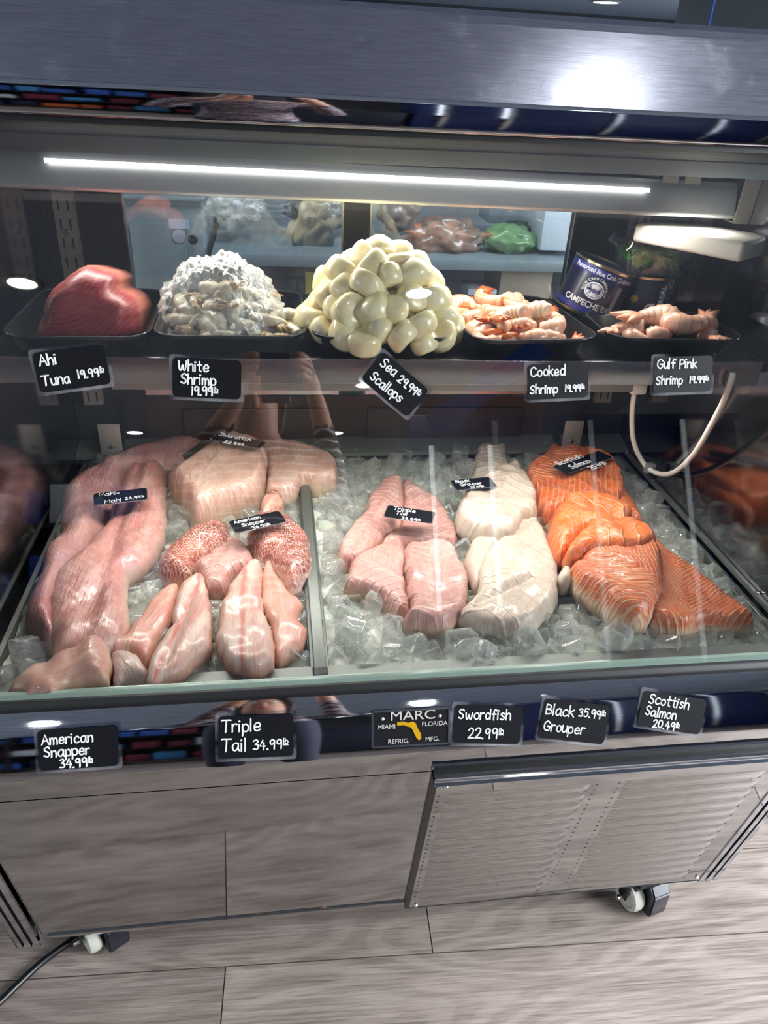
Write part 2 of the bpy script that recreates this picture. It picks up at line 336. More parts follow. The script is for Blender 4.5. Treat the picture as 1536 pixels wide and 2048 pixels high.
def thing(name, label, cat, loc=(0, 0, 0), group=None):
    o = bpy.data.objects.new(name, None); COL.objects.link(o); o.location = loc; o.empty_display_size = 0.05
    return tag(o, label, cat, group)
def tag(o, label, cat, group=None):
    o['label'] = label; o['category'] = cat
    if group: o['group'] = group
    return o
def struct(o): o['kind'] = 'structure'; return o
def bm_box(bm, lo, hi, bev=0.0, seg=2, mat=None):
    g = bmesh.ops.create_cube(bm, size=1.0)
    vs = g['verts']
    for v in vs:
        v.co = Vector([lo[i] + (v.co[i]+0.5)*(hi[i]-lo[i]) for i in range(3)])
    if mat is not None:
        for v in vs: v.co = mat @ v.co
    if bev:
        es = list({e for v in vs for e in v.link_edges})
        bmesh.ops.bevel(bm, geom=es, offset=bev, segments=seg, profile=0.5, affect='EDGES')
def box(name, lo, hi, mat, parent=None, bev=0.0, seg=2, xf=None):
    bm = bmesh.new(); bm_box(bm, lo, hi, bev, seg, xf); return from_bm(name, bm, mat, parent)
def prism_x(name, prof, x0, x1, mat, parent=None, bev=0.0, smooth=35, tilt=0.0):
    """closed (y, z) profile pushed along x; tilt lowers the far end"""
    bm = bmesh.new()
    a = [bm.verts.new((x0, y, z)) for y, z in prof]; b = [bm.verts.new((x1, y, z-tilt)) for y, z in prof]
    k = len(prof); bm.faces.new(a); bm.faces.new(b[::-1])
    es = []
    for i in range(k):
        bm.faces.new((a[i], b[i], b[(i+1) % k], a[(i+1) % k]))
    if bev:
        bm.edges.ensure_lookup_table()
        es = [e for e in bm.edges if abs(e.verts[0].co.x-e.verts[1].co.x) > 0.5*abs(x1-x0)]
        bmesh.ops.bevel(bm, geom=es, offset=bev, segments=3, profile=0.5, affect='EDGES')
    return from_bm(name, bm, mat, parent, smooth)
def strip(name, pts, x0, x1, th, mat, parent=None, smooth=35):
    """sheet following an open (y, z) line, given thickness inwards"""
    p = [Vector(q) for q in pts]; nrm = []
    for i in range(len(p)):
        d = (p[min(i+1, len(p)-1)]-p[max(i-1, 0)]).normalized(); nrm.append(Vector((-d.y, d.x)))
    prof = [tuple(q) for q in p] + [tuple(p[i]+nrm[i]*th) for i in reversed(range(len(p)))]
    return prism_x(name, prof, x0, x1, mat, parent, 0, smooth)
def tube_bm(bm, pts, r, seg=10, cap=True, uv=None):
    pts = [Vector(p) for p in pts]; k = len(pts)
    rr = r if hasattr(r, '__len__') else [r]*k
    rings = []; up = None
    for i in range(k):
        t = (pts[min(i+1, k-1)]-pts[max(i-1, 0)]).normalized()
        if up is None: up = t.orthogonal().normalized()
        up = (up - t*up.dot(t)).normalized(); s = t.cross(up)
        rings.append([bm.verts.new(pts[i] + (up*math.cos(2*math.pi*j/seg)+s*math.sin(2*math.pi*j/seg))*rr[i]) for j in range(seg)])
    for i in range(k-1):
        for j in range(seg):
            bm.faces.new((rings[i][j], rings[i][(j+1) % seg], rings[i+1][(j+1) % seg], rings[i+1][j]))
    if cap: bm.faces.new(rings[0][::-1]); bm.faces.new(rings[-1])
def tube(name, pts, r, mat, parent=None, seg=10):
    bm = bmesh.new(); tube_bm(bm, pts, r, seg); return from_bm(name, bm, mat, parent, 50)
def smooth_path(pts, k=8, closed=False):
    P = [np.array(p, float) for p in pts]; n = len(P); out = []
    for i in range(n if closed else n-1):
        g = (lambda j: P[j % n]) if closed else (lambda j: P[min(max(j, 0), n-1)])
        p0, p1, p2, p3 = g(i-1), g(i), g(i+1), g(i+2)
        for s in range(k):
            t = s/k
            out.append(0.5*((2*p1)+(p2-p0)*t+(2*p0-5*p1+4*p2-p3)*t*t+(3*p1-p0-3*p2+p3)*t**3))
    if not closed: out.append(P[-1])
    return out
def lathe(name, prof, mat, parent=None, seg=32, xf=None, smooth=35):
    bm = bmesh.new(); rings = []
    for r, z in prof:
        rings.append([bm.verts.new((max(r, 1e-5)*math.cos(2*math.pi*j/seg), max(r, 1e-5)*math.sin(2*math.pi*j/seg), z)) for j in range(seg)])
    for i in range(len(prof)-1):
        for j in range(seg):
            bm.faces.new((rings[i][j], rings[i][(j+1) % seg], rings[i+1][(j+1) % seg], rings[i+1][j]))
    bmesh.ops.remove_doubles(bm, verts=bm.verts, dist=1e-4)
    if xf is not None: bm.transform(xf)
    return from_bm(name, bm, mat, parent, smooth)
def rrect(w, h, r, k=5):
    pts = []
    for cx, cy, a0 in ((w/2-r, h/2-r, 0), (-w/2+r, h/2-r, 90), (-w/2+r, -h/2+r, 180), (w/2-r, -h/2+r, 270)):
        for i in range(k+1):
            a = math.radians(a0+90*i/k); pts.append((cx+r*math.cos(a), cy+r*math.sin(a)))
    return pts
def plate(name, outline, z0, z1, mat, parent=None, bev=0.0, smooth=30):
    bm = bmesh.new(); a = [bm.verts.new((x, y, z0)) for x, y in outline]; b = [bm.verts.new((x, y, z1)) for x, y in outline]
    k = len(outline); bm.faces.new(a[::-1]); top = bm.faces.new(b)
    for i in range(k): bm.faces.new((a[i], a[(i+1) % k], b[(i+1) % k], b[i]))
    if bev: bmesh.ops.bevel(bm, geom=list(top.edges), offset=bev, segments=2, profile=0.5, affect='EDGES')
    return from_bm(name, bm, mat, parent, smooth)

# ================================================================== THE SETTING
def build_floor():
    th = math.radians(-2.3); rng = random.Random(5)
    cx, cy = 0.18, 0.823; wd, ln, g = 0.19, 1.22, 0.0011
    V, Fc, UV, RN = [], [], [], []
    c, s = math.cos(th), math.sin(th)
    for row in range(-32, 34):
        if row == -1: x_off = -0.302-ln*8
        elif row == 0: x_off = 0.10-ln*8
        else: x_off = rng.uniform(-ln, 0)-ln*7
        for k in range(16):
            u0, u1 = x_off+k*ln+g, x_off+(k+1)*ln-g; v0, v1 = row*wd+g, (row+1)*wd-g
            b = len(V); rn = rng.random()
            if row in (-1, 0): rn = 0.45+0.1*((k+row) % 3)
            for u, v in ((u0, v0), (u1, v0), (u1, v1), (u0, v1)):
                V.append((cx+u*c-v*s, cy+u*s+v*c, 0.0)); UV.append((u, v)); RN.append(rn)
            Fc.append((b, b+1, b+2, b+3))
    b = len(V)
    for x, y in ((-9, -6.5), (9, -6.5), (9, 7), (-9, 7)): V.append((x, y, -0.0012)); UV.append((0, 0)); RN.append(0)
    Fc.append((b, b+1, b+2, b+3))
    o = from_data('floor', V, Fc, [M['floor'], M['grout']]); me = o.data
    uvl = me.uv_layers.new(name='UVMap')
    for lp in me.loops: uvl.data[lp.index].uv = UV[lp.vertex_index]
    at = me.attributes.new('rnd', 'FLOAT', 'POINT'); at.data.foreach_set('value', RN)
    me.polygons[len(Fc)-1].material_index = 1
    struct(o)
build_floor()
struct(box('ceiling', (-6, -7.2, 2.7), (3.4, 1.9, 2.8), M['ceil']))
struct(box('wall_front', (-6, -7.3, 0), (3.4, -7.2, 2.8), M['wallback']))
def wall_right():
    bm = bmesh.new()
    for lo, hi in (((3.3, -7.2, 0), (3.4, -1.6, 2.8)), ((3.3, 1.6, 0), (3.4, 7, 2.8)), ((3.3, -1.6, 0), (3.4, 1.6, 0.25)), ((3.3, -1.6, 2.45), (3.4, 1.6, 2.8))): bm_box(bm, lo, hi)
    struct(from_bm('wall_right', bm, M['wallwhite']))
    w = struct(box('window_1', (3.36, -1.6, 0.25), (3.37, 1.6, 2.45), M['daylight']))
    bm = bmesh.new()
    for y in (-1.6, -0.55, 0.5, 1.55): bm_box(bm, (3.28, y, 0.25), (3.35, y+0.05, 2.45))
    from_bm('window_frame', bm, M['alu'], w)
wall_right()
struct(box('wall_left', (-6.1, -7.2, 0), (-6.0, 7, 2.8), M['wallwhite']))
struct(box('ceiling_fill_pane', (-6.0, -5.2, 0.4), (-5.99, -0.8, 2.4), M['daylight']))  # glowing pane added to go with the ceiling fill, no known window
# kitchen behind the case: low soffit and dark far wall
struct(box('trim_1', (-6, 1.9, 2.10), (7, 9.6, 2.8), M['ceil']))
struct(box('wall_back', (-6, 9.5, 0), (7, 9.6, 2.1), plain('far_wall', S(60, 66, 76), 0.7)))

def downlight(x, y, z, label, group='recessed ceiling downlights', r=0.075):
    t = thing('recessed_downlight', label, 'ceiling light', (x, y, z), group)
    lathe('trim_ring', [(r, 0.0), (r+0.02, -0.002), (r+0.022, -0.006), (r+0.002, -0.010), (r, -0.006)], M['white'], t)
    lathe('lens', [(0.0, -0.006), (r, -0.006), (r, -0.003), (0, -0.003)], M['lamp'], t)
    l = bpy.data.lights.new('downlight_lamp', 'SPOT'); l.energy = 45; l.color = (0.94, 0.97, 1.0); l.spot_size = math.radians(125); l.spot_blend = 0.9; l.shadow_soft_size = 0.07
    lo = bpy.data.objects.new('downlight_lamp', l); COL.objects.link(lo); lo.parent = t; lo.location = (0, 0, -0.02)
    return t
for x, y in ((-1.34, -2.28), (0.84, -2.33), (-1.36, -4.02), (0.72, -4.14), (-1.38, -5.7), (0.6, -5.8), (1.07, -0.33), (-1.3, -0.4)):
    downlight(x, y, 2.70, 'small round recessed downlight in the shop ceiling before the case')

# ================================================================== THE DISPLAY CASE
X0, X1 = -0.432, 0.822
case = thing('display_case', 'stainless steel refrigerated seafood display case with slanted glass front on casters', 'display case', (0.195, 0.9, 0))
case.location = (0, 0, 0)
GP0 = np.array([0, 0.769, 0.768]); GP1 = np.array([0, 1.0, 1.44]); gd = (GP1-GP0)/np.linalg.norm(GP1-GP0); GN = np.array([0, -gd[2], gd[1]])
# hood
prism_x('hood', [(0.985, 1.466), (1.018, 1.548), (1.022, 1.556), (1.032, 1.562), (1.66, 1.562), (1.66, 1.42), (1.28, 1.42), (1.0, 1.46)], X0-0.6, X1+0.6, M['brushed'], case, 0, None)
prism_x('hood_lip', [(0.982, 1.466), (0.986, 1.470), (1.01, 1.470), (1.01, 1.437), (0.990, 1.434), (0.984, 1.437)], X0-0.6, X1+0.6, M['polish'], case, 0.0015)
prism_x('hood_underside', [(1.0, 1.434), (1.005, 1.446), (1.125, 1.416), (1.122, 1.406)], X0, X1, M['darkpanel'], case)
prism_x('canopy_panel', [(1.122, 1.4045), (1.125, 1.42), (1.25, 1.42), (1.245, 1.378), (1.238, 1.3725)], X0, X1, M['canopy'], case)
prism_x('glass_gasket', [(0.995, 1.438), (1.006, 1.438), (1.004, 1.428), (0.993, 1.428)], X0, X1, M['gasket'], case)
# front glass
g = 0.006
prism_x('front_glass', [(GP0[1], GP0[2]), (GP1[1], GP1[2]-0.004), (GP1[1]+g*GN[1]*-1, GP1[2]-0.004-g*GN[2]), (GP0[1]-g*GN[1], GP0[2]-g*GN[2])], X0+0.004, X1-0.004, M['glass'], case)
prism_x('glass_channel', [(0.760, 0.766), (0.766, 0.773), (0.786, 0.772), (0.786, 0.758), (0.760, 0.758)], X0, X1, M['gasket'], case, 0.002)
prism_x('glass_edge', [(0.7685, 0.7715), (0.776, 0.7745), (0.786, 0.774), (0.786, 0.769), (0.7685, 0.769)], X0, X1, M['glassedge'], case)
# bumper
prism_x('bumper', [(0.742, 0.739), (0.7625, 0.764), (0.765, 0.766), (0.80, 0.762), (0.80, 0.69), (0.74, 0.681), (0.716, 0.683)], X0-0.02, X1+0.02, M['polish'], case, 0.004)
# lower front: leans in towards the floor
PD = np.array([0, math.sin(0.187), -math.cos(0.187)]); PB = np.array([0, 0.745, 0.652]); PN = np.array([0, -math.cos(0.187), -math.sin(0.187)])
def panel_pt(x, s, out=0.0): return np.array([x, 0, 0]) + PB + PD*s + PN*out
def panel_xf():      # local x = along the case, local y = up the panel, local z = out of it
    return Matrix(((1, 0, 0, 0), (0, -PD[1], PN[1], PB[1]), (0, -PD[2], PN[2], PB[2]), (0, 0, 0, 1)))
PX = panel_xf()
box('front_fascia', (X0, -0.049, -0.02), (X1-0.004, 0.033, 0.0), M['panel'], case, xf=PX)
box('front_panel', (X0, -0.512, -0.02), (0.222, -0.0505, 0.0005), M['panel'], case, xf=PX)
strip('front_panel_base', [(0.8402, 0.1515), (0.8415, 0.146), (0.856, 0.118)][::-1], X0+0.01, X1-0.02, 0.004, M['panel'], case)
def louvre_grille():
    bm = bmesh.new()
    xa, xb, ya, yb = 0.2235, X1-0.006, -0.528, -0.066
    bm_box(bm, (xa, ya, -0.002), (xb, yb, 0.008), 0.001, 1, PX)
    for fa, fb in ((0.242, 0.475), (0.535, 0.775)):
        rows = 13
        for i in range(rows):
            yc = -0.120-(i)*(0.375/(rows-1))
            nseg, prev = 6, None
            hw, ht, lp = 0.0125, 0.0042, 0.012
            grid = []
            for (xx, k) in ((fa, 0), (fa+lp, 1), (fb-lp, 1), (fb, 0)):
                ringv = []
                for j in range(nseg+1):
                    t = -1+2*j/nseg
                    ringv.append(bm.verts.new(PX @ Vector((xx, yc+t*hw, 0.0081+k*ht*(1-t*t)))))
                grid.append(ringv)
            for a, b in zip(grid, grid[1:]):
                for j in range(nseg): bm.faces.new((a[j], b[j], b[j+1], a[j+1]))
    gr = from_bm('louvre_grille', bm, M['panel'], case, 40)
    gr['label'] = 'removable mirror-polished grille with two louvred fields'
    box('grille_rail', (xa-0.002, -0.066, -0.004), (xb+0.004, -0.052, 0.014), M['polish'], case, 0.003, xf=PX)
    box('grille_shadow_gap', (xa-0.002, -0.0525, -0.004), (xb+0.004, -0.049, 0.006), M['gasket'], case, xf=PX)
    box('grille_edge', (xa-0.006, ya, -0.004), (xa+0.002, -0.062, 0.0085), M['black'], case, xf=PX)
    for x, y in ((xa+0.016, -0.082), (xa+0.014, ya+0.012), (xb-0.012, ya+0.014)):
        lathe('grille_screw', [(0.0, 0.0035), (0.003, 0.003), (0.0045, 0.0), (0.0045, -0.002)], M['alu'], gr, 12, PX @ Matrix.Translation((x, y, 0.009)))
    for x, y0, st in ((0.232, -0.112, 0), (0.487, -0.112, 0), (0.525, -0.112, 0)):
        bm = bmesh.new()
        for i in range(24): bm_box(bm, (x-0.0018, y0-i*0.0158-0.0015, 0.0078), (x+0.0018, y0-i*0.0158, 0.0084), 0, 1, PX)
        from_bm('punched_holes', bm, M['gasket'], gr)
louvre_grille()
for side, xs in (('l', X0-0.004), ('r', X1-0.010)):
    sg = -1 if side == 'l' else 1
    for a, b, mt, z in ((0.0, 0.010, 'polish', 0.010), (0.010, 0.015, 'gasket', 0.004), (0.015, 0.024, 'polish', 0.011), (0.024, 0.030, 'gasket', 0.004), (0.030, 0.040, 'polish', 0.010)):
        xa, xb = xs+sg*a, xs+sg*b
        box('corner_trim', (min(xa, xb), -0.532, -0.02), (max(xa, xb), 0.0, z), M[mt], case, xf=PX)
# body behind the front panel
prism_x('body', [(0.80, 0.655), (0.875, 0.15), (1.66, 0.15), (1.66, 0.66), (0.80, 0.66)], X0-0.03, X1+0.03, M['darkpanel'], case)
# interior liners
for nm, xa, xb in (('end_panel', X0, X0+0.010), ('end_panel', X1-0.012, X1)):
    prism_x(nm, [(0.775, 0.66), (0.775, 0.772), (1.0, 1.44), (1.66, 1.44), (1.66, 0.66)], xa, xb, M['endmirror'], case)
prism_x('inner_floor', [(0.80, 0.655), (0.80, 0.668), (1.64, 0.668), (1.64, 0.655)], X0, X1, M['endmirror'], case)
for xa, xb, y, z0, z1 in ((X0+0.011, X0+0.020, 0, 0.690, 0.700), (X1-0.021, X1-0.0125, 0, 0.748, 0.757)):
    g_ = box('gutter_rail', (xa, 0.82, z0), (xb, 1.58, z1), M['pan'], case, 0.001)
    for yy in (0.95, 1.15, 1.36, 1.5):
        lathe('rail_screw', [(0, 0.003), (0.004, 0.0015), (0.0045, 0)], M['alu'], g_, 12, Matrix.Translation(((xa+xb)/2, yy, z1)))
# rear wall with two sliding doors
YB = 1.56
bm = bmesh.new()
for lo, hi in (((X0+0.011, YB, 0.70), (-0.276, YB+0.03, 1.42)), ((0.611, YB, 0.70), (X1-0.013, YB+0.03, 1.42)),
               ((-0.276, YB, 1.345), (0.611, YB+0.03, 1.42)), ((0.139, YB-0.004, 0.90), (0.190, YB+0.03, 1.345))): bm_box(bm, lo, hi)
from_bm('rear_frame', bm, M['blackframe'], case)
bm = bmesh.new(); bm_box(bm, (-0.276, YB, 0.70), (0.611, YB+0.03, 0.872))
for xa, xb in ((-0.20, 0.12), (0.20, 0.56)): bm_box(bm, (xa, YB-0.006, 0.735), (xb, YB, 0.845), 0.004)
from_bm('rear_kick_panel', bm, M['brownback'], case)
for xa, xb in ((-0.276, 0.139), (0.190, 0.611)):
    d = box('rear_door', (xa, YB+0.006, 0.872), (xb, YB+0.012, 1.345), M['rearglass'], case)
    box('door_rail', (xa+0.004, YB-0.006, 0.878), (xb-0.004, YB+0.004, 0.893), M['alu'], d)
    box('door_edge', (xa, YB-0.002, 0.895), (xa+0.0035, YB+0.005, 1.345), M['alu'], d)
    box('door_edge', (xb-0.0035, YB-0.002, 0.895), (xb, YB+0.005, 1.345), M['alu'], d)
prism_x('rear_ledge', [(1.50, 0.755), (1.50, 0.762), (1.565, 0.775), (1.565, 0.755)], X0+0.011, X1-0.013, M['pan'], case)
# slotted standards
def standard(xc, ytop, zlo, zhi, nm='slotted_standard'):
    bm = bmesh.new(); w, d, t = 0.038, 0.016, 0.0015
    for lo, hi in (((-w/2, -d, zlo), (w/2, -d+t, zhi)), ((-w/2, -d, zlo), (-w/2+t, 0, zhi)), ((w/2-t, -d, zlo), (w/2, 0, zhi))): bm_box(bm, lo, hi, 0.0006, 1)
    bmesh.ops.translate(bm, verts=bm.verts, vec=(xc, YB, 0))
    o = from_bm(nm, bm, M['bracket'], case)
    bm = bmesh.new(); z = zhi-0.03
    while z-0.02 > zlo:
        for s in (-0.0085, 0.0085): bm_box(bm, (xc+s-0.0016, YB-d-0.0004, z-0.019), (xc+s+0.0016, YB-d+0.0006, z))
        z -= 0.034
    from_bm('slots', bm, M['gasket'], o)
    lathe('screw', [(0, 0.004), (0.004, 0.003), (0.006, 0.0)], M['alu'], o, 14, Matrix.Translation((xc, YB-d, zhi-0.155)) @ Matrix.Rotation(math.pi/2, 4, 'X'))
standard(-0.378, 0, 0.86, 1.36); standard(0.742, 0, 0.86, 1.36)
def shelf_bracket(x, sg):
    bm = bmesh.new()
    a = [(1.15, 1.085), (1.545, 1.085), (1.545, 0.93), (1.50, 0.93)]
    vs = [bm.verts.new((x-0.0015, y, z)) for y, z in a]; ws = [bm.verts.new((x+0.0015, y, z)) for y, z in a]
    bm.faces.new(vs); bm.faces.new(ws[::-1])
    for i in range(4): bm.faces.new((vs[i], vs[(i+1) % 4], ws[(i+1) % 4], ws[i]))
    from_bm('shelf_bracket', bm, M['bracket'], case)
shelf_bracket(-0.352, 1); shelf_bracket(0.716, -1)
for x in (-0.345, 0.665):
    o = box('fan_bracket', (x-0.022, 1.50, 0.765), (x+0.022, 1.504, 0.835), M['bracket'], case, 0.001)
    lathe('screw', [(0, 0.004), (0.004, 0.003), (0.006, 0.0)], M['alu'], o, 14, Matrix.Translation((x, 1.50, 0.785)) @ Matrix.Rotation(math.pi/2, 4, 'X'))
    bm = bmesh.new(); bm_box(bm, (x-0.028, 1.504, 0.75), (x+0.02, 1.55, 0.80), 0.003); from_bm('fan_housing', bm, M['gasket'], case)
# shelf
SZ = 1.112
sh = prism_x('shelf', [(1.116, SZ), (1.50, SZ), (1.50, SZ-0.006), (1.122, SZ-0.006)], X0+0.012, 0.795, M['black'], case, tilt=0.006)
prism_x('shelf_front_edge', [(1.108, SZ+0.004), (1.118, SZ+0.004), (1.118, SZ-0.036), (1.108, SZ-0.036)], X0+0.012, 0.797, M['shelf'], case, 0.001, tilt=0.006)
prism_x('shelf_under_lip', [(1.118, SZ-0.034), (1.121, SZ-0.034), (1.150, SZ-0.046), (1.147, SZ-0.049)], X0+0.012, 0.74, M['shelf'], case, tilt=0.006)
prism_x('shelf_light_ledge', [(1.147, SZ-0.046), (1.152, SZ-0.046), (1.152, SZ-0.062), (1.147, SZ-0.062)], -0.25, 0.60, M['bracket'], case, tilt=0.006)
# light fixture
def fixture():
    f = prism_x('light_fixture', [(1.290, 1.354), (1.281, 1.322), (1.284, 1.316), (1.33, 1.314), (1.33, 1.372), (1.30, 1.372), (1.293, 1.362)], X0+0.012, 0.782, M['fixture'], case, 0.002, tilt=0.012)
    prism_x('led_tube', [(1.2800, 1.3530), (1.2795, 1.3585), (1.2830, 1.3590), (1.2840, 1.3530)], -0.33, 0.62, M['led'], f, 0, tilt=0.011)
    for x in (0.795, 0.70, 0.66):
        strip('fixture_strap', [(1.282, 1.298+ (0 if x > .75 else .04)), (1.279, 1.31), (1.275, 1.372)], x-0.014, x+0.014, 0.003, M['bracket'], case) if x > .75 else box('fixture_strap', (x-0.014, 1.296, 1.35), (x+0.014, 1.299, 1.40), M['bracket'], case)
    box('fixture_strap_foot', (0.781, 1.279, 1.298), (0.809, 1.31, 1.301), M['bracket'], case)
fixture()
# white light driver box hung at the right end wall
wb = thing('white_driver_box', 'flat white plastic box fixed under the light at the right end of the case', 'plastic box')
pa = onz(1270, 447, 1.287); pb = onz(1490, 487, 1.287)
dv = pb-pa; ln_ = np.linalg.norm(dv[:2]); ang = math.atan2(dv[1], dv[0])
box('box_body', (0, 0, -0.030), (ln_, 0.12, 0.0), M['white'], wb, 0.006, 3, Matrix.Translation(pa) @ Matrix.Rotation(ang, 4, 'Z'))
# casters
def caster(x, y, rz):
    c = thing('caster', 'x', 'x'); del c['label'], c['category']; c.parent = case; c.location = (x, y, 0); c.rotation_euler = (0, 0, rz)
    lathe('wheel', [(0, -0.014), (0.010, -0.014), (0.012, -0.010), (0.024, -0.010), (0.027, -0.013), (0.034, -0.011), (0.036, -0.004), (0.036, 0.006), (0.034, 0.012), (0.012, 0.013), (0, 0.014)], plain('grey_caster_tread', S(186, 188, 176), 0.45), c, 32, Matrix.Translation((-0.018, 0, 0.036)) @ Matrix.Rotation(math.pi/2, 4, 'Y'))
    bm = bmesh.new(); bm_box(bm, (-0.0385, -0.012, 0.034), (-0.0345, 0.012, 0.104), 0.002); bm_box(bm, (0.000, -0.026, 0.03), (0.004, 0.028, 0.104), 0.002); bm_box(bm, (-0.040, -0.03, 0.090), (0.035, 0.03, 0.106), 0.003)
    from_bm('fork', bm, M['black'], c)
    tube('axle_bolt', [(-0.050, 0, 0.036), (0.044, 0, 0.036)], 0.0055, M['alu'], c, 8)
    bm = bmesh.new()
    prof = [(-0.046, 0.010), (-0.050, 0.018), (-0.048, 0.074), (-0.030, 0.092), (0.0, 0.092), (0.0, 0.05), (-0.012, 0.010)]
    a = [bm.verts.new((-0.002, y_, z_)) for y_, z_ in prof]; b = [bm.verts.new((0.040, y_, z_)) for y_, z_ in prof]
    bm.faces.new(a[::-1]); bm.faces.new(b)
    for i in range(len(prof)): bm.faces.new((a[i], b[i], b[(i+1) % len(prof)], a[(i+1) % len(prof)]))
    bmesh.ops.bevel(bm, geom=list(bm.edges), offset=0.003, segments=2, affect='EDGES')
    from_bm('brake_pedal', bm, plain('navy_black_pedal', S(26, 28, 40), 0.28), c)
    bm = bmesh.new(); bm_box(bm, (-0.035, -0.035, 0.100), (0.035, 0.035, 0.151), 0.003); from_bm('mount_plate', bm, M['black'], c)
caster(0.725, 0.885, math.radians(14)); caster(-0.365, 0.915, math.radians(34)); caster(0.735, 1.58, 0.3); caster(-0.34, 1.58, 0.5)

# ================================================================== BADGE
def tag_frame(TL, TR, BL):
    TL, TR, BL = map(lambda q: np.array(q, float), (TL, TR, BL))
    x = TR-TL; w = np.linalg.norm(x); x /= w; y = TL-BL; y -= x*y.dot(x); h = np.linalg.norm(y); y /= h; z = np.cross(x, y)
    c = TL + x*w/2 - y*h/2
    return Matrix(((x[0], y[0], z[0], c[0]), (x[1], y[1], z[1], c[1]), (x[2], y[2], z[2], c[2]), (0, 0, 0, 1))), w, h
def font_mesh(txt, size, bold=0.0, extrude=0.0004):
    cu = bpy.data.curves.new('t', 'FONT'); cu.body = txt; cu.size = size; cu.extrude = extrude; cu.offset = bold; cu.align_x = 'CENTER'; cu.align_y = 'CENTER'
    o = bpy.data.objects.new('t', cu); COL.objects.link(o); bpy.context.view_layer.update()
    me = bpy.data.meshes.new_from_object(o.evaluated_get(bpy.context.evaluated_depsgraph_get())); bpy.data.objects.remove(o); bpy.data.curves.remove(cu)
    return me
def font_obj(name, txt, size, mat, parent, loc, sx=1.0, bold=0.0):
    o = link(name, font_mesh(txt, size, bold), mat, parent); o.location = loc; o.scale = (sx, 1, 1); return o
BT = math.atan2(0.026, 0.056); BN = np.array([0, -math.cos(BT), math.sin(BT)]); BP0 = np.array([0, 0.716, 0.683]) + BN*0.0012
def badge():
    f = lambda px, py: onplane(px, py, BP0, BN)
    mw, w, h = tag_frame(f(743, 1421), f(900, 1413), f(746, 1496))
    t = thing('maker_badge', 'small metal maker badge with a yellow state outline on the steel bumper', 'badge'); t.matrix_world = mw
    plate('badge_plate', rrect(w, h, 0.002, 3), -0.001, 0.0012, plain('badge_black', S(22, 23, 26), 0.35), t)
    bm = bmesh.new(); e = 0.0028
    for lo, hi in (((-w/2, h/2-e, 0), (w/2, h/2, 0.0022)), ((-w/2, -h/2, 0), (w/2, -h/2+e, 0.0022)), ((-w/2, -h/2, 0), (-w/2+e, h/2, 0.0022)), ((w/2-e, -h/2, 0), (w/2, h/2, 0.0022))): bm_box(bm, lo, hi)
    from_bm('badge_rim', bm, M['alu'], t)
    u = w/100.0; al = plain('badge_letter', S(190, 188, 180), 0.35)
    z = 0.0016
    font_obj('lettering', 'MARC', 17*u, al, t, (2*u, 15.5*u, z), sx=1.25)
    font_obj('lettering', 'MIAMI', 8.2*u, al, t, (-31*u, 2.5*u, z)); font_obj('lettering', 'FLORIDA', 8.2*u, al, t, (30*u, 3.5*u, z))
    font_obj('lettering', 'REFRIG.', 8.2*u, al, t, (-16*u, -17*u, z)); font_obj('lettering', 'MFG.', 8.2*u, al, t, (27*u, -16.5*u, z))
    fl = [(-18, 8), (-10, 8.5), (-4, 6.5), (2, 8), (6, 5), (8, -1), (12, -8), (13, -14), (10, -17), (7, -14), (4, -8), (2, -3), (-1, 1), (-5, 2), (-9, 4), (-18, 4)]
    plate('state_outline', [(x*u, y*u) for x, y in fl], 0.001, 0.0024, plain('badge_gold', S(232, 178, 30), 0.3, 0.4), t)
    for x in (-36, 37): lathe('badge_rivet', [(0, 0.003), (0.0018, 0.0022), (0.0026, 0.001)], al, t, 12, Matrix.Translation((x*u, 13*u, 0)))
badge()

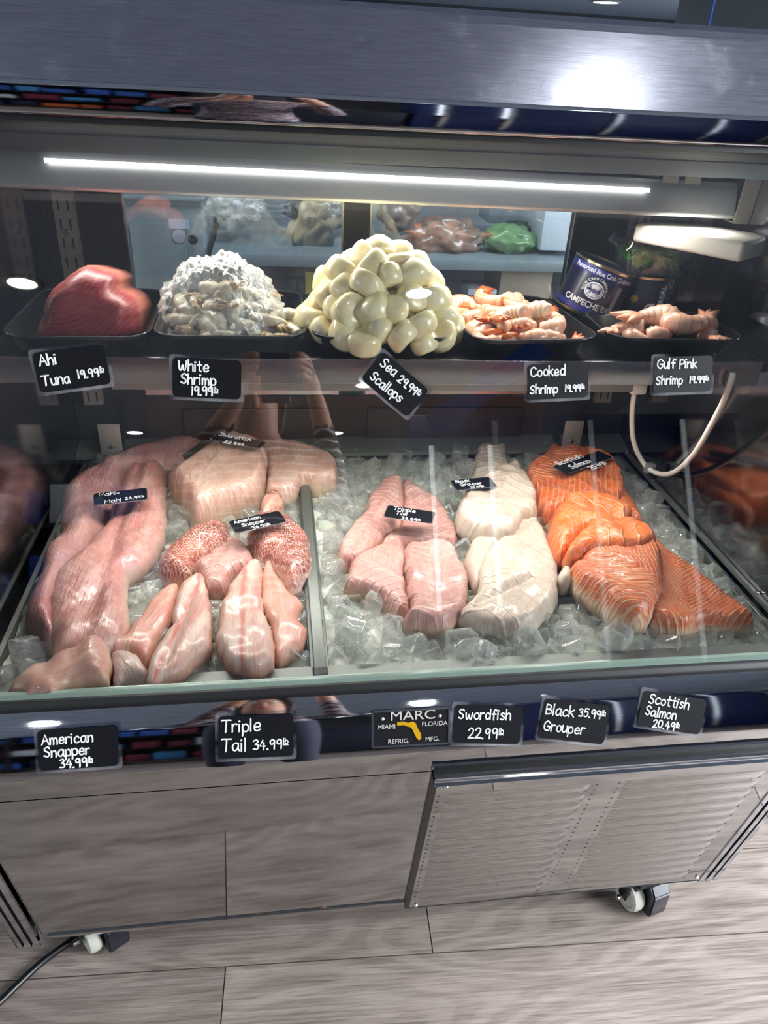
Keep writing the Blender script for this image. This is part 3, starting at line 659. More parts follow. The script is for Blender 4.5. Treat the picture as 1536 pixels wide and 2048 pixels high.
# ================================================================== PRICE TAGS (hand lettered)
GLY = {
 'A': (4, "0,0 2,6 4,0|.8,2.2 3.3,2.2"), 'B': (3.4, "0,0 0,6|~0,6 2.6,5.4 2.4,3.6 0,3.2|~0,3.2 3.2,2.6 3,.5 0,0"), 'C': (3.8, "~3.6,5 2,6 .3,4.6 .2,1.6 1.8,0 3.8,1"),
 'G': (3.8, "~3.6,5 2,6 .3,4.6 .2,1.6 1.8,0 3.5,.8 3.6,2.8|2,2.8 3.9,2.8"), 'M': (4.4, "0,0 .4,6 2.2,2 4,6 4.4,0"), 'P': (3.2, "0,0 0,6|~0,6 3,5.6 3,3.4 0,2.8"),
 'S': (3.4, "~3.4,5.2 2,6 .4,5 .8,3.6 2.6,2.6 3,1.2 1.8,0 .1,.8"), 'T': (4, "-.2,6 4.2,6|2,6 1.6,0"), 'W': (5, "~0,6 .3,1 1.4,.2 2.4,3.6 2.8,.6 4,.5 4.9,6"),
 'a': (3.4, "~2.9,3.6 1.6,4 .2,2.8 .3,.6 1.6,0 2.8,1.6|3,4 2.9,.8 3.5,0"), 'b': (2.9, "0,6.5 0,0|~0,2.8 1.6,4 2.9,2.6 2.5,.4 1.2,0 0,.8"), 'c': (2.9, "~2.9,3.4 1.6,4 .2,2.6 .5,.5 1.8,0 2.9,.7"),
 'd': (3, "~2.9,2.8 1.4,4 .1,2.4 .5,.3 1.8,0 2.9,1.4|3,6.5 3,0"), 'e': (3, "~.3,2 2.9,2.2 2.4,3.8 1.2,3.9 .2,2.4 .5,.4 1.8,0 3,.8"), 'f': (2.6, "~2.9,5.8 2,6.4 1.2,5.4 1.2,0|0,3.6 2.5,3.6"),
 'h': (2.9, "0,6.5 0,0|~0,2.6 1.4,4 2.6,3.2 2.8,0"), 'i': (.6, "0,4 0,0|0,5.5 .1,5.9"), 'k': (2.8, "0,6.5 0,0|2.6,4 0,1.8|.8,2.4 2.8,0"), 'l': (.6, "0,6.5 0,0"),
 'm': (4.2, "0,4 0,0|~0,2.8 1,4 1.9,3 2,0|~2,2.8 3,4 3.9,3 4.1,0"), 'n': (2.9, "0,4 0,0|~0,2.6 1.4,4 2.6,3.2 2.8,0"), 'o': (2.9, "~1.5,4 .2,3 .2,1 1.5,0 2.8,1 2.8,3 1.5,4"),
 'p': (3, "0,4 0,-2.2|~0,3 1.5,4 2.9,2.8 2.6,.5 1.2,0 0,.8"), 'r': (2.3, "0,4 0,0|~0,2.4 1,3.9 2.3,3.8"), 's': (2.7, "~2.6,3.4 1.4,4 .4,3.2 1.4,2.2 2.5,1.2 1.4,0 .1,.6"),
 't': (2.6, "1.2,6 1.2,.4 2.2,0|0,4 2.6,4"), 'u': (3, "~0,4 .2,.6 1.4,0 2.8,1.6|2.8,4 2.8,0"), 'w': (4.2, "~0,4 .4,.4 1.3,.3 2,3.2 2.4,.4 3.4,.3 4.1,4"),
 '-': (2, "0,2.2 2,2.2"), '.': (.5, "0,0 .2,.15"), ' ': (1.6, ""), '0': (3.2, "~1.6,6 .2,4.6 .2,1.4 1.6,0 3,1.4 3,4.6 1.6,6"), '1': (.7, "0.2,6 0,0"),
 '2': (3.3, "~.2,4.8 1.6,6 2.9,4.8 2.2,2.6 .1,.1|.1,.1 3.3,.2"), '3': (3, "~.2,5.4 1.8,6 2.8,4.8 1.2,3.3|~1.2,3.3 3,2.4 2.4,.3 .1,.4"), '4': (3.5, "2,6 .1,2.2 3.4,2.2|2.6,4.4 2.5,0"),
 '5': (3.1, "3,6 .6,6 .4,3.4|~.4,3.4 2.4,3.6 3,1.6 1.8,0 .1,.5"), '9': (3.2, "~3,5 1.6,6 .3,4.8 .6,3.2 1.8,3 3,4.6|3,5.4 2.8,0"), '_': (0, "-7,-1.6 .6,-1.6")}
def handwriting(parent, lines, w, h, pen, z, seed=0):
    """lines: (text, x, y, size) in hundredths of the card width, origin at its centre; '^' is a small raised, underlined lb"""
    rng = random.Random(seed); u = w/100.0; strokes = []
    def put(ch, x, y, k, thin):
        gw, data = GLY[ch]
        jx, jy, js = rng.uniform(-.1, .1)*k, rng.uniform(-.18, .18)*k, rng.uniform(.96, 1.06)
        for st in filter(None, data.split('|')):
            cur = st.startswith('~'); pts = [tuple(map(float, q.split(','))) for q in st.lstrip('~').split()]
            if cur: pts = [tuple(p)[:2] for p in smooth_path([(a, b, 0) for a, b in pts], 4)]
            strokes.append((thin, [((x+jx+p[0]*k*js)*u, (y+jy+p[1]*k*js)*u) for p in pts]))
        return (gw+1.05)*k
    for txt, x, y, size in lines:
        k = size/6.0; cx = x
        for ch in txt:
            if ch == '^':
                k2 = max(k*0.55, 0.85); x0, y0 = cx+0.2*k, y+2.9*k
                cx = x0+put('l', x0, y0, k2, True); cx += put('b', cx, y0, k2, True)
                strokes.append((True, [((x0-0.2*k2)*u, (y0-1.3*k2)*u), ((cx-0.6*k2)*u, (y0-1.2*k2)*u)]))
            else: cx += put(ch, cx, y, k, False)
    bm = bmesh.new()
    for thin, pts in strokes:
        r = pen*(0.62 if thin else 1.0)
        P_ = [Vector((a, b, z)) for a, b in pts]
        if len(P_) == 2 and (P_[0]-P_[1]).length < r: P_[1] = P_[0]+Vector((r, 0, 0))
        tube_bm(bm, P_, r, 6)
        for e in (P_[0], P_[-1]):
            bmesh.ops.create_circle(bm, cap_ends=True, segments=8, radius=r, matrix=Matrix.Translation(e+Vector((0, 0, r*0.8))))
    return from_bm('lettering', bm, M['chalk'], parent, 60)
def price_tag(f, TL, TR, BL, lines, label, group, clear=0.045, pen=0.00105, seed=1, force_h=None, lift=0.0):
    mw, w, h = tag_frame(f(*TL), f(*TR), f(*BL))
    if force_h: h = w*force_h
    t = thing('price_tag', label, 'price tag', group=group)
    t.matrix_world = mw @ Matrix.Translation((0, 0, lift))
    if clear: plate('laminate', rrect(w*(1+2*clear), h+2*clear*w, 0.004), 0.0002, 0.0010, M['laminate'], t)
    plate('card', rrect(w, h, 0.006), 0.0011, 0.0019, M['card'], t)
    handwriting(t, lines, w, h, pen, 0.0021, seed)
    return t
GU = 'hand-lettered tags stuck on the glass'; GB = 'hand-lettered tags along the bumper'; GF = 'small tags lying on the fish'
fg = lambda px, py: onplane(px, py, GP0 + GN*0.0012, GN)
price_tag(fg, (63.5, 706), (207, 688), (83, 786), [("Ahi", -42, 9, 14.5), ("Tuna", -43, -19, 13.5), ("19.99^", 7, -15, 11.5), ], 'black tag hand-lettered Ahi Tuna on the glass below the tuna tray', GU, seed=1)
price_tag(fg, (345, 714), (483, 721), (345, 793), [("White", -41, 10, 14), ("Shrimp", -38, -9, 14), ("19.99^", -22, -25, 12), ], 'black tag hand-lettered White Shrimp on the glass below the bagged shrimp', GU, seed=2)
price_tag(fg, (765, 702), (858, 780), (720, 757), [("Sea", -40, 8, 15), ("29.99^", -2, 6, 12.5), ("Scallops", -40, -19, 14)], 'tilted black tag hand-lettered Sea Scallops on the glass below the scallop heap', GU, seed=3)
price_tag(fg, (1054, 729), (1176, 724), (1051, 800), [("Cooked", -45, 9, 14), ("Shrimp", -46, -18, 12.5), ("19.99^", 12, -17, 10), ], 'black tag hand-lettered Cooked Shrimp on the glass below the orange shrimp tray', GU, seed=4)
price_tag(fg, (1308, 714), (1425, 711), (1302, 786), [("Gulf Pink", -45, 10, 13.5), ("Shrimp", -46, -15, 12.5), ("19.99^", 12, -14, 10), ], 'black tag hand-lettered Gulf Pink Shrimp on the glass at the right', GU, seed=5)
fb = lambda px, py: onplane(px, py, BP0, BN)
price_tag(fb, (75, 1460), (234, 1450), (78, 1541), [("American", -45, 8, 12.5), ("Snapper", -43, -9, 12.5), ("34.99^", -24, -25, 11.5), ], 'black tag hand-lettered American Snapper at the left end of the bumper', GB, seed=6)
price_tag(fb, (437, 1432), (587, 1427), (437, 1517), [("Triple", -45, 8, 16), ("Tail", -45, -19, 16), ("34.99^", -4, -18, 13), ], 'black tag hand-lettered Triple Tail on the bumper left of the badge', GB, seed=7)
price_tag(fb, (910, 1409), (1045, 1412), (905, 1485), [("Swordfish", -44, 8, 14), ("22.99^", -28, -20, 14.5), ], 'black tag hand-lettered Swordfish on the bumper just right of the badge', GB, seed=8)
price_tag(fb, (1090, 1396), (1220, 1411), (1075, 1474), [("Black", -46, 7, 14.5), ("35.99^", 4, 9, 11.5), ("Grouper", -45, -17, 14)], 'black tag hand-lettered Black Grouper on the bumper', GB, seed=9)
price_tag(fb, (1288, 1380), (1413, 1400), (1276, 1450), [("Scottish", -40, 9, 13.5), ("Salmon", -42, -9, 13), ("20.49^", -26, -25, 11.5), ], 'black tag hand-lettered Scottish Salmon at the right end of the bumper', GB, seed=10)
def fish_tag(pts, z, lines, label, seed, fh=0.58, tx=0.0):
    TL, TR, BL = pts
    def f(px, py):
        p = onz(px, py, z); return p
    mwt = price_tag(f, TL, TR, BL, lines, label, GF, 0.02, 0.0007, seed, None)
    return mwt

# ================================================================== FISH
rngN = np.random.default_rng(3)
FISH_OUT = []     # (outline xy, base z) kept so that the ice leaves room for the fish
def wav(seed):
    r = np.random.default_rng(seed); k = [(r.normal(size=2)*s, r.uniform(0, 6.28), a) for s, a in ((25, .5), (45, .35), (60, .3), (100, .22), (160, .14)) for _ in range(2)]
    return lambda p: sum(a*np.sin(p @ d + ph) for d, ph, a in k)
def dist_to_poly(P, B):
    A = B; Bn = np.roll(B, -1, 0); d = np.full(len(P), 1e9)
    for a, b in zip(A, Bn):
        ab = b-a; t = np.clip(((P-a) @ ab)/max(ab @ ab, 1e-12), 0, 1); d = np.minimum(d, np.linalg.norm(P-(a+t[:, None]*ab), axis=1))
    return d
def inside(P, B):
    x, y = P[:, 0], P[:, 1]; c = np.zeros(len(P), bool); j = len(B)-1
    for i in range(len(B)):
        xi, yi, xj, yj = *B[i], *B[j]
        c ^= ((yi > y) != (yj > y)) & (x < (xj-xi)*(y-yi)/((yj-yi) if yj != yi else 1e-12)+xi); j = i
    return c
def pillow(name, out2d, T, rimw, mat, frame=None, seed=0, wavy=0.2, grid=0.006, drop=0.02, axis=None, crease=None, slope=None, dome=0.05, jag=0.003, parent=None, back=None):
    """rounded slab with the given outline (own plane coordinates), thickness T, soft rim, gentle waves"""
    B = np.array(smooth_path([(x, y, 0) for x, y in out2d], 6, True))[:, :2]
    seg = np.linalg.norm(np.roll(B, -1, 0)-B, axis=1); L = seg.sum(); nb = max(24, int(L/grid)); cum = np.concatenate([[0], np.cumsum(seg)]); BB = np.vstack([B, B[:1]])
    s = np.linspace(0, L, nb, endpoint=False); B = np.stack([np.interp(s, cum, BB[:, 0]), np.interp(s, cum, BB[:, 1])], 1)
    cen = B.mean(0); w = wav(seed)
    B = B + (B-cen)/np.linalg.norm(B-cen, axis=1)[:, None]*(w(B*2.2)*jag)[:, None]
    lo, hi = B.min(0), B.max(0)
    gx, gy = np.meshgrid(np.arange(lo[0], hi[0], grid), np.arange(lo[1], hi[1], grid)); G = np.stack([gx.ravel(), gy.ravel()], 1)
    G[:, 0] += (np.round((G[:, 1]-lo[1])/grid) % 2)*grid*0.5
    G = G[inside(G, B)]; dG = dist_to_poly(G, B); G = G[dG > grid*0.55]
    P = np.vstack([B, G]); nB = len(B)
    edges = [(i, (i+1) % nB) for i in range(nB)]
    vv, ee, ff, ov, oe, of = geometry.delaunay_2d_cdt([Vector(p) for p in P], edges, [list(range(nB))], 1, 1e-6)
    V = np.array([(v.x, v.y) for v in vv]); orig = [o_[0] if o_ else -1 for o_ in ov]
    d = dist_to_poly(V, B); d[[i for i, o_ in enumerate(orig) if 0 <= o_ < nB]] = 0
    q = np.clip(d/rimw, 0, 1); prof = np.sqrt(1-(1-q)**2)
    dm = np.clip(d/max(d.max(), 1e-6), 0, 1)
    h = T*prof*((1-dome)+dome*np.sin(dm*math.pi/2))*(1+wavy*w(V)*0.6)
    if crease:
        for (ax, ay), (bx, by), dep, wd in crease:
            a, b = np.array([ax, ay]), np.array([bx, by]); ab = b-a; t = np.clip(((V-a) @ ab)/(ab @ ab), 0, 1)
            dd = np.linalg.norm(V-(a+t[:, None]*ab), axis=1); h -= dep*np.exp(-(dd/wd)**2)*prof
    if slope is not None: h = h + (V-cen) @ np.array(slope)
    if back is not None: h = h + back(V)
    if axis is None:
        ev, evec = np.linalg.eigh(np.cov((B-cen).T)); ax = evec[:, 1]
    else: ax = np.array(axis, float); ax /= np.linalg.norm(ax)
    ay = np.array([-ax[1], ax[0]]); UVc = np.stack([(V-cen) @ ax, (V-cen) @ ay], 1)
    bi = [i for i, o_ in enumerate(orig) if 0 <= o_ < nB]; bmap = {orig[i]: i for i in bi}
    verts = [(x, y, z) for (x, y), z in zip(V, h)]
    low = {}
    for k in range(nB):
        if k in bmap:
            i = bmap[k]; low[k] = len(verts); p = V[i] + (cen-V[i])*0.03; verts.append((p[0], p[1], h[i]-drop))
    faces = [tuple(f) for f in ff]
    ks = sorted(low)
    for a, b in zip(ks, ks[1:]+ks[:1]): faces.append((bmap[a], low[a], low[b], bmap[b]))
    faces.append(tuple(low[k] for k in reversed(ks)))
    me = bpy.data.meshes.new(name); me.from_pydata(verts, [], faces); me.update()
    bm = bmesh.new(); bm.from_mesh(me); bmesh.ops.recalc_face_normals(bm, faces=bm.faces); bm.to_mesh(me); bm.free()
    uvl = me.uv_layers.new(name='UVMap'); allUV = np.vstack([UVc, np.array([UVc[bmap[k]] for k in ks])]) if ks else UVc
    for lp in me.loops: uvl.data[lp.index].uv = allUV[lp.vertex_index]
    rim = np.concatenate([q, np.zeros(len(ks))]); at = me.attributes.new('rim', 'FLOAT', 'POINT'); at.data.foreach_set('value', rim.astype(np.float32))
    me.shade_smooth()
    o = link(name, me, mat, parent)
    if frame is not None: o.matrix_world = frame
    return o, B
def fillet(name, px, z0, T, mat, label, cat='fish fillet', group=None, rimw=0.015, axis=None, ice=True, **kw):
    w = [onz(x, y, z0+0.35*T) for x, y in px]; o2 = [(p[0], p[1]) for p in w]
    c = np.mean(np.array(o2), 0)
    kw2 = dict(kw)
    if axis is not None:
        a, b = onz(*axis[0], z0), onz(*axis[1], z0); kw2['axis'] = (b-a)[:2]
    if 'crease' in kw2: kw2['crease'] = [(tuple((onz(*a, z0+T*.6)[:2])-c), tuple((onz(*b, z0+T*.6)[:2])-c), d, wd) for a, b, d, wd in kw2['crease']]
    o, B = pillow(name, [(x-c[0], y-c[1]) for x, y in o2], T, rimw, M[mat], Matrix.Translation((c[0], c[1], z0)), **kw2)
    tag(o, label, cat, group)
    if ice: FISH_OUT.append((B+c, z0))
    return o
G_MAHI, G_SWORD, G_SNAP, G_TRI, G_GRO, G_SAL = 'mahi-mahi fillets in the left pan', 'swordfish cuts at the back of the left pan', 'snapper fillets in the left pan', 'tripletail fillets in the right pan', 'grouper fillets in the right pan', 'salmon pieces in the right pan'
fillet('mahi_fillet', L5((890, 38), (960, 42), (910, 92), (800, 140), (720, 170), (640, 185), (570, 230), (540, 330), (480, 420), (440, 480), (380, 560), (330, 640), (290, 740), (270, 860), (250, 960), (215, 965), (150, 890), (105, 860), (110, 790), (150, 700), (180, 620), (195, 540), (240, 490), (262, 440), (268, 350), (300, 260), (380, 200), (500, 130), (650, 80), (780, 55)),
       0.735, 0.045, 'mahi', 'long pink mahi-mahi fillet lying along the left wall and curling to the back', group=G_MAHI, rimw=0.035, seed=1, axis=((90, 1240), (210, 960)), crease=[((250, 940), (160, 1130), 0.012, 0.012)])
fillet('mahi_fillet', L5((560, 180), (640, 158), (715, 152), (727, 230), (727, 330), (722, 460), (650, 580), (600, 610), (560, 640), (558, 760), (565, 880), (480, 960), (380, 990), (240, 1000), (215, 930), (205, 800), (215, 680), (275, 600), (370, 510), (460, 410), (490, 330), (525, 250)),
       0.750, 0.034, 'mahi2', 'wide pink mahi-mahi fillet in front, under the Mahi-Mahi tag', group=G_MAHI, rimw=0.035, seed=2, axis=((180, 1250), (300, 960)), crease=[((285, 930), (225, 1100), 0.007, 0.010), ((225, 1100), (170, 1280), 0.006, 0.014)])
fillet('mahi_fillet', L5((22, 1125), (110, 1055), (230, 1000), (330, 955), (420, 915), (470, 930), (488, 985), (470, 1060), (462, 1095), (380, 1100), (290, 1125), (255, 1160), (240, 1182), (100, 1185), (60, 1150)),
       0.758, 0.030, 'mahi3', 'pointed mahi-mahi tail piece hanging over the front rim at lower left', group=G_MAHI, rimw=0.03, seed=3, axis=((20, 1370), (210, 1290)), crease=[((150, 1350), (215, 1320), 0.008, 0.007)])
fillet('swordfish_block', L5((720, 150), (780, 100), (900, 72), (1010, 62), (1110, 85), (1165, 130), (1178, 200), (1150, 290), (1040, 330), (950, 372), (860, 398), (825, 340), (760, 262), (728, 210)),
       0.742, 0.072, 'sword', 'thick pale swordfish block with curved growth rings at the back of the left pan', group=G_SWORD, rimw=0.016, seed=4, wavy=0.04, drop=0.06, dome=0.05, back=lambda V: -0.75*np.maximum(0, -(V[:, 0]+0.045-0.55*V[:, 1])))
fillet('swordfish_steak', L5((1128, 92), (1220, 68), (1330, 80), (1475, 148), (1478, 215), (1400, 237), (1330, 238), (1300, 272), (1230, 292), (1180, 288), (1160, 262), (1172, 180)),
       0.742, 0.04, 'sword', 'cream swordfish steak right of the thick block, pointing at the divider', group=G_SWORD, rimw=0.012, seed=5, wavy=0.04, drop=0.04, dome=0.1)
fillet('snapper_fillet', L5((840, 620), (900, 560), (1000, 490), (1110, 530), (1100, 600), (1020, 650), (1000, 700), (960, 722), (900, 705), (880, 650)), 0.738, 0.028, 'triple', 'pale pink snapper flap between the two scaly pieces', group=G_SNAP, seed=6)
fillet('snapper_fillet', L5((688, 580), (760, 500), (830, 445), (920, 410), (990, 418), (1012, 490), (990, 522), (910, 548), (870, 570), (842, 600), (840, 640), (760, 652), (708, 640)), 0.745, 0.04, 'snapskin', 'red scaly snapper piece curled skin side up, left of the snapper tag', group=G_SNAP, rimw=0.03, seed=7, axis=((320, 1110), (460, 1060)))
fillet('snapper_fillet', L5((1165, 288), (1240, 295), (1248, 360), (1310, 420), (1362, 500), (1362, 600), (1320, 662), (1268, 692), (1240, 640), (1190, 560), (1140, 560), (1070, 482), (1120, 440), (1122, 390), (1148, 330)), 0.748, 0.04, 'snapskin', 'red scaly snapper piece with pink tail end beside the divider, right of the snapper tag', group=G_SNAP, rimw=0.03, seed=8, axis=((545, 1000), (600, 1160)))
fillet('snapper_fillet', L5((1148, 300), (1170, 286), (1238, 296), (1215, 330), (1180, 370), (1150, 372)), 0.775, 0.016, 'snap2', 'small pink snapper tail flap at the top of the right scaly piece', group=G_SNAP, rimw=0.01, seed=81)
fillet('snapper_fillet', L5((470, 1060), (490, 985), (580, 985), (640, 1040), (648, 1090), (560, 1102), (500, 1128)), 0.745, 0.024, 'grouper2', 'translucent lump of snapper at the front rim', group=G_SNAP, seed=9)
fillet('snapper_fillet', L5((440, 908), (540, 912), (600, 830), (680, 722), (780, 668), (772, 740), (742, 830), (692, 930), (640, 1022), (600, 990), (560, 972), (490, 968)), 0.748, 0.016, 'snap2', 'thin peach snapper fillet with a pointed tip, left of the glossy front one', group=G_SNAP, seed=10)
fillet('snapper_fillet', L5((640, 1042), (680, 960), (740, 850), (775, 700), (830, 650), (888, 632), (915, 720), (935, 850), (925, 950), (860, 1002), (800, 1060), (720, 1098), (650, 1130)), 0.752, 0.019, 'snap', 'glossy white snapper fillet with red centre line at the front rim', group=G_SNAP, seed=11, axis=((300, 1360), (390, 1160)), crease=[((395, 1170), (330, 1330), 0.006, 0.008)])
fillet('snapper_fillet', L5((1145, 640), (1180, 560), (1230, 650), (1290, 720), (1322, 760), (1302, 830), (1352, 870), (1332, 930), (1262, 992), (1205, 997), (1190, 870), (1150, 790), (1138, 720)), 0.744, 0.016, 'snap2', 'pink ragged snapper fillet beside the divider bar', group=G_SNAP, seed=12)
fillet('snapper_fillet', L5((955, 830), (985, 720), (1040, 640), (1090, 575), (1150, 588), (1150, 700), (1158, 780), (1195, 870), (1205, 1000), (1180, 1042), (1100, 1062), (1000, 1022), (950, 940)), 0.752, 0.020, 'snap', 'plump white snapper fillet in front of the right scaly piece', group=G_SNAP, seed=13)
# right pan
fillet('tripletail_fillet', L6((240, 392), (250, 360), (300, 320), (310, 180), (330, 172), (400, 220), (460, 260), (492, 340), (490, 392), (440, 378), (340, 388)), 0.742, 0.020, 'triple', 'back right tripletail fillet, under the right end of its tag', group=G_TRI, seed=14, axis=((800, 965), (890, 1080)))
fillet('tripletail_fillet', L6((92, 430), (115, 360), (180, 280), (192, 235), (240, 180), (285, 153), (312, 170), (314, 260), (292, 335), (240, 372), (200, 422), (130, 462)), 0.745, 0.026, 'triple', 'back left tripletail fillet with a dark pink edge', group=G_TRI, seed=15, axis=((685, 1120), (800, 960)))
fillet('tripletail_fillet', L6((112, 515), (150, 440), (230, 388), (312, 388), (318, 470), (332, 560), (332, 612), (290, 620), (240, 570), (190, 540), (130, 530)), 0.742, 0.026, 'triple', 'front left tripletail fillet with a thin peach edge', group=G_TRI, seed=16, axis=((700, 1160), (810, 1210)))
fillet('tripletail_fillet', L6((312, 395), (380, 385), (440, 378), (485, 410), (522, 480), (528, 590), (482, 642), (400, 657), (310, 642), (332, 600), (322, 520)), 0.747, 0.026, 'triple', 'front right tripletail fillet, plump and smooth', group=G_TRI, seed=17, axis=((860, 1100), (880, 1240)))
fillet('grouper_fillet', L6((545, 200), (548, 110), (562, 68), (600, 53), (657, 60), (660, 100), (650, 200), (600, 230)), 0.742, 0.03, 'grouper', 'small grouper piece at the back of the grouper row', group=G_GRO, seed=18)
fillet('grouper_fillet', L6((518, 440), (538, 380), (580, 348), (645, 362), (610, 440), (570, 525), (540, 515)), 0.744, 0.026, 'grouper2', 'pinkish grouper flap left of the large front fillet', group=G_GRO, seed=19)
fillet('grouper_fillet', L6((498, 612), (560, 545), (565, 460), (640, 372), (700, 300), (758, 300), (800, 375), (832, 470), (828, 560), (772, 642), (700, 677), (640, 668), (560, 648), (508, 632)), 0.746, 0.032, 'grouper', 'large cream grouper fillet at the front of the grouper row', group=G_GRO, seed=20, axis=((930, 1240), (1060, 1050)), crease=[((950, 1215), (1060, 1165), 0.010, 0.007), ((1000, 1100), (965, 1190), 0.006, 0.006)])
fillet('grouper_fillet', L6((488, 285), (520, 212), (560, 180), (640, 130), (700, 130), (742, 190), (762, 240), (758, 290), (715, 312), (690, 352), (640, 357), (560, 348), (506, 328)), 0.762, 0.036, 'grouper', 'folded grouper fillet just in front of the grouper tag', group=G_GRO, seed=21, crease=[((950, 1010), (1040, 1020), 0.007, 0.008)])
fillet('salmon_piece', L6((722, 150), (770, 110), (800, 62), (850, 48), (900, 70), (990, 95), (950, 150), (800, 170)), 0.742, 0.03, 'salmonc', 'rearmost salmon piece behind the salmon tag', 'salmon', G_SAL, seed=22)
fillet('salmon_piece', L6((980, 110), (1050, 175), (1060, 215), (1090, 260), (1117, 320), (1112, 337), (1060, 310), (990, 230)), 0.740, 0.034, 'salmon', 'narrow salmon strip showing along the right of the stack', 'salmon', G_SAL, seed=23)
fillet('salmon_piece', L6((745, 205), (790, 240), (850, 300), (880, 420), (830, 432), (800, 400), (800, 320), (760, 290)), 0.738, 0.026, 'salmonb', 'salmon belly edge showing along the left of the stack', 'salmon', G_SAL, seed=24)
fillet('salmon_piece', L6((722, 145), (760, 115), (800, 95), (870, 72), (1000, 108), (1046, 160), (1050, 210), (1040, 260), (960, 270), (880, 270), (800, 285), (765, 255), (740, 205)), 0.752, 0.042, 'salmon', 'wide salmon portion under the salmon tag', 'salmon', G_SAL, seed=25, axis=((1060, 1000), (1240, 960)))
fillet('salmon_piece', L6((800, 345), (815, 285), (850, 245), (930, 228), (1020, 248), (1075, 285), (1080, 310), (1040, 345), (930, 365), (850, 425), (805, 392)), 0.768, 0.042, 'salmonc', 'salmon portion in the middle of the stack, second from the front slice', 'salmon', G_SAL, seed=26, rimw=0.02, axis=((1090, 1060), (1280, 1030)))
fillet('salmon_piece', L6((850, 432), (872, 380), (940, 330), (1050, 308), (1110, 328), (1160, 375), (1170, 400), (1080, 420), (940, 425), (890, 440)), 0.778, 0.040, 'salmonc', 'thick salmon slice leaning on the big front fillet', 'salmon', G_SAL, seed=27, rimw=0.02, axis=((1130, 1120), (1310, 1080)))
fillet('salmon_piece', L6((1120, 380), (1150, 372), (1220, 420), (1300, 490), (1400, 570), (1487, 640), (1482, 655), (1380, 650), (1300, 656), (1230, 667), (1130, 630), (1120, 520)), 0.744, 0.028, 'salmonb', 'triangular salmon tail fillet pointing at the front right corner', 'salmon', G_SAL, seed=28, rimw=0.015, axis=((1320, 1110), (1350, 1250)))
fillet('salmon_piece', L6((868, 470), (890, 440), (930, 408), (1010, 384), (1100, 384), (1152, 400), (1182, 450), (1176, 530), (1152, 600), (1130, 626), (1040, 624), (960, 562), (900, 522), (875, 497)), 0.762, 0.044, 'salmonb', 'big striped salmon fillet at the front with a white belly edge', 'salmon', G_SAL, seed=29, rimw=0.022, axis=((1200, 1130), (1310, 1180)))
fillet('salmon_piece', L6((828, 480), (860, 455), (884, 470), (872, 512), (840, 505)), 0.765, 0.018, 'skinwhite', 'white fatty salmon tip at the left of the big front fillet', 'salmon', G_SAL, seed=30, rimw=0.01)

def ft(f5, TL, TR, BL): return [f5(TL)[0], f5(TR)[0], f5(BL)[0]]
FT = [(L5, (412, 283), (640, 258), (460, 327), 0.808, [("Mahi-", -40, 8, 13), ("Mahi", -30, -22, 13), ("24.99^", 8, -18, 10)], 'small tag reading Mahi-Mahi lying on the pink fillets'),
      (L5, (957, 15), (1165, 55), (942, 44), 0.832, [("Swordfish", -44, 4, 12), ("22.99^", -20, -22, 11)], 'small tag reading Swordfish lying on the thick swordfish block'),
      (L5, (1002, 405), (1222, 358), (985, 465), 0.802, [("American", -42, 8, 10), ("Snapper", -32, -8, 10), ("34.99^", -18, -25, 10)], 'small tag reading American Snapper between the two scaly snapper pieces'),
      (L6, (262, 255), (420, 278), (248, 292), 0.797, [("Tripple", -36, 8, 12), ("Tail", -28, -9, 12), ("34.99^", -14, -26, 11)], 'small tag reading Tripple Tail lying on the pink tripletail'),
      (L6, (470, 172), (600, 160), (458, 206), 0.800, [("Black", -40, 8, 12), ("Grouper", -34, -9, 12), ("35.99^", -16, -26, 10)], 'small tag reading Black Grouper lying at the left of the cream fillets'),
      (L6, (814, 124), (970, 72), (842, 153), 0.812, [("Scottish", -40, 9, 11), ("Salmon", -32, -8, 11), ("20.49^", -10, -25, 10)], 'small tag reading Scottish Salmon lying on the orange salmon')]
for i, (L, TL, TR, BL, z, lines, lab) in enumerate(FT):
    price_tag(lambda px, py: onz(px, py, z), L(TL)[0], L(TR)[0], L(BL)[0], lines, lab, GF, 0.02, 0.0007, 20+i)

# ================================================================== ICE PANS AND ICE
ZI = 0.736
def pan(name, x0, x1, label):
    y0, y1, zt, zb = 0.840, 1.575, 0.737, 0.685
    t = thing(name, label, 'pan', ((x0+x1)/2, (y0+y1)/2, zb)); cx, cy = (x0+x1)/2, (y0+y1)/2
    bm = bmesh.new(); e = 0.0015; fl = 0.012
    def b(lo, hi): bm_box(bm, (lo[0]-cx, lo[1]-cy, lo[2]-zb), (hi[0]-cx, hi[1]-cy, hi[2]-zb))
    b((x0, y0, zb), (x1, y1, zb+e))
    b((x0, y0, zb), (x0+e, y1, zt)); b((x1-e, y0, zb), (x1, y1, zt)); b((x0, y0, zb), (x1, y0+e, zt)); b((x0, y1-e, zb), (x1, y1, zt))
    from_bm('pan_body', bm, M['pan'], t)
    bm = bmesh.new()
    bm_box(bm, (x0-cx-0.002, y0-cy-0.035, zt-zb), (x1-cx+0.002, y0-cy+fl*0.3, zt-zb+0.003), 0.001, 1)
    bm_box(bm, (x0-cx-0.002, y1-cy, zt-zb), (x1-cx+0.002, y1-cy+fl, zt-zb+0.003), 0.001, 1)
    bm_box(bm, (x0-cx-0.006, y0-cy, zt-zb), (x0-cx+0.002, y1-cy, zt-zb+0.003), 0.001, 1)
    bm_box(bm, (x1-cx-0.002, y0-cy, zt-zb), (x1-cx+0.006, y1-cy, zt-zb+0.003), 0.001, 1)
    from_bm('pan_rim', bm, M['pan'], t)
pan('ice_pan', -0.405, 0.042, 'left stainless ice pan holding mahi, swordfish and snapper')
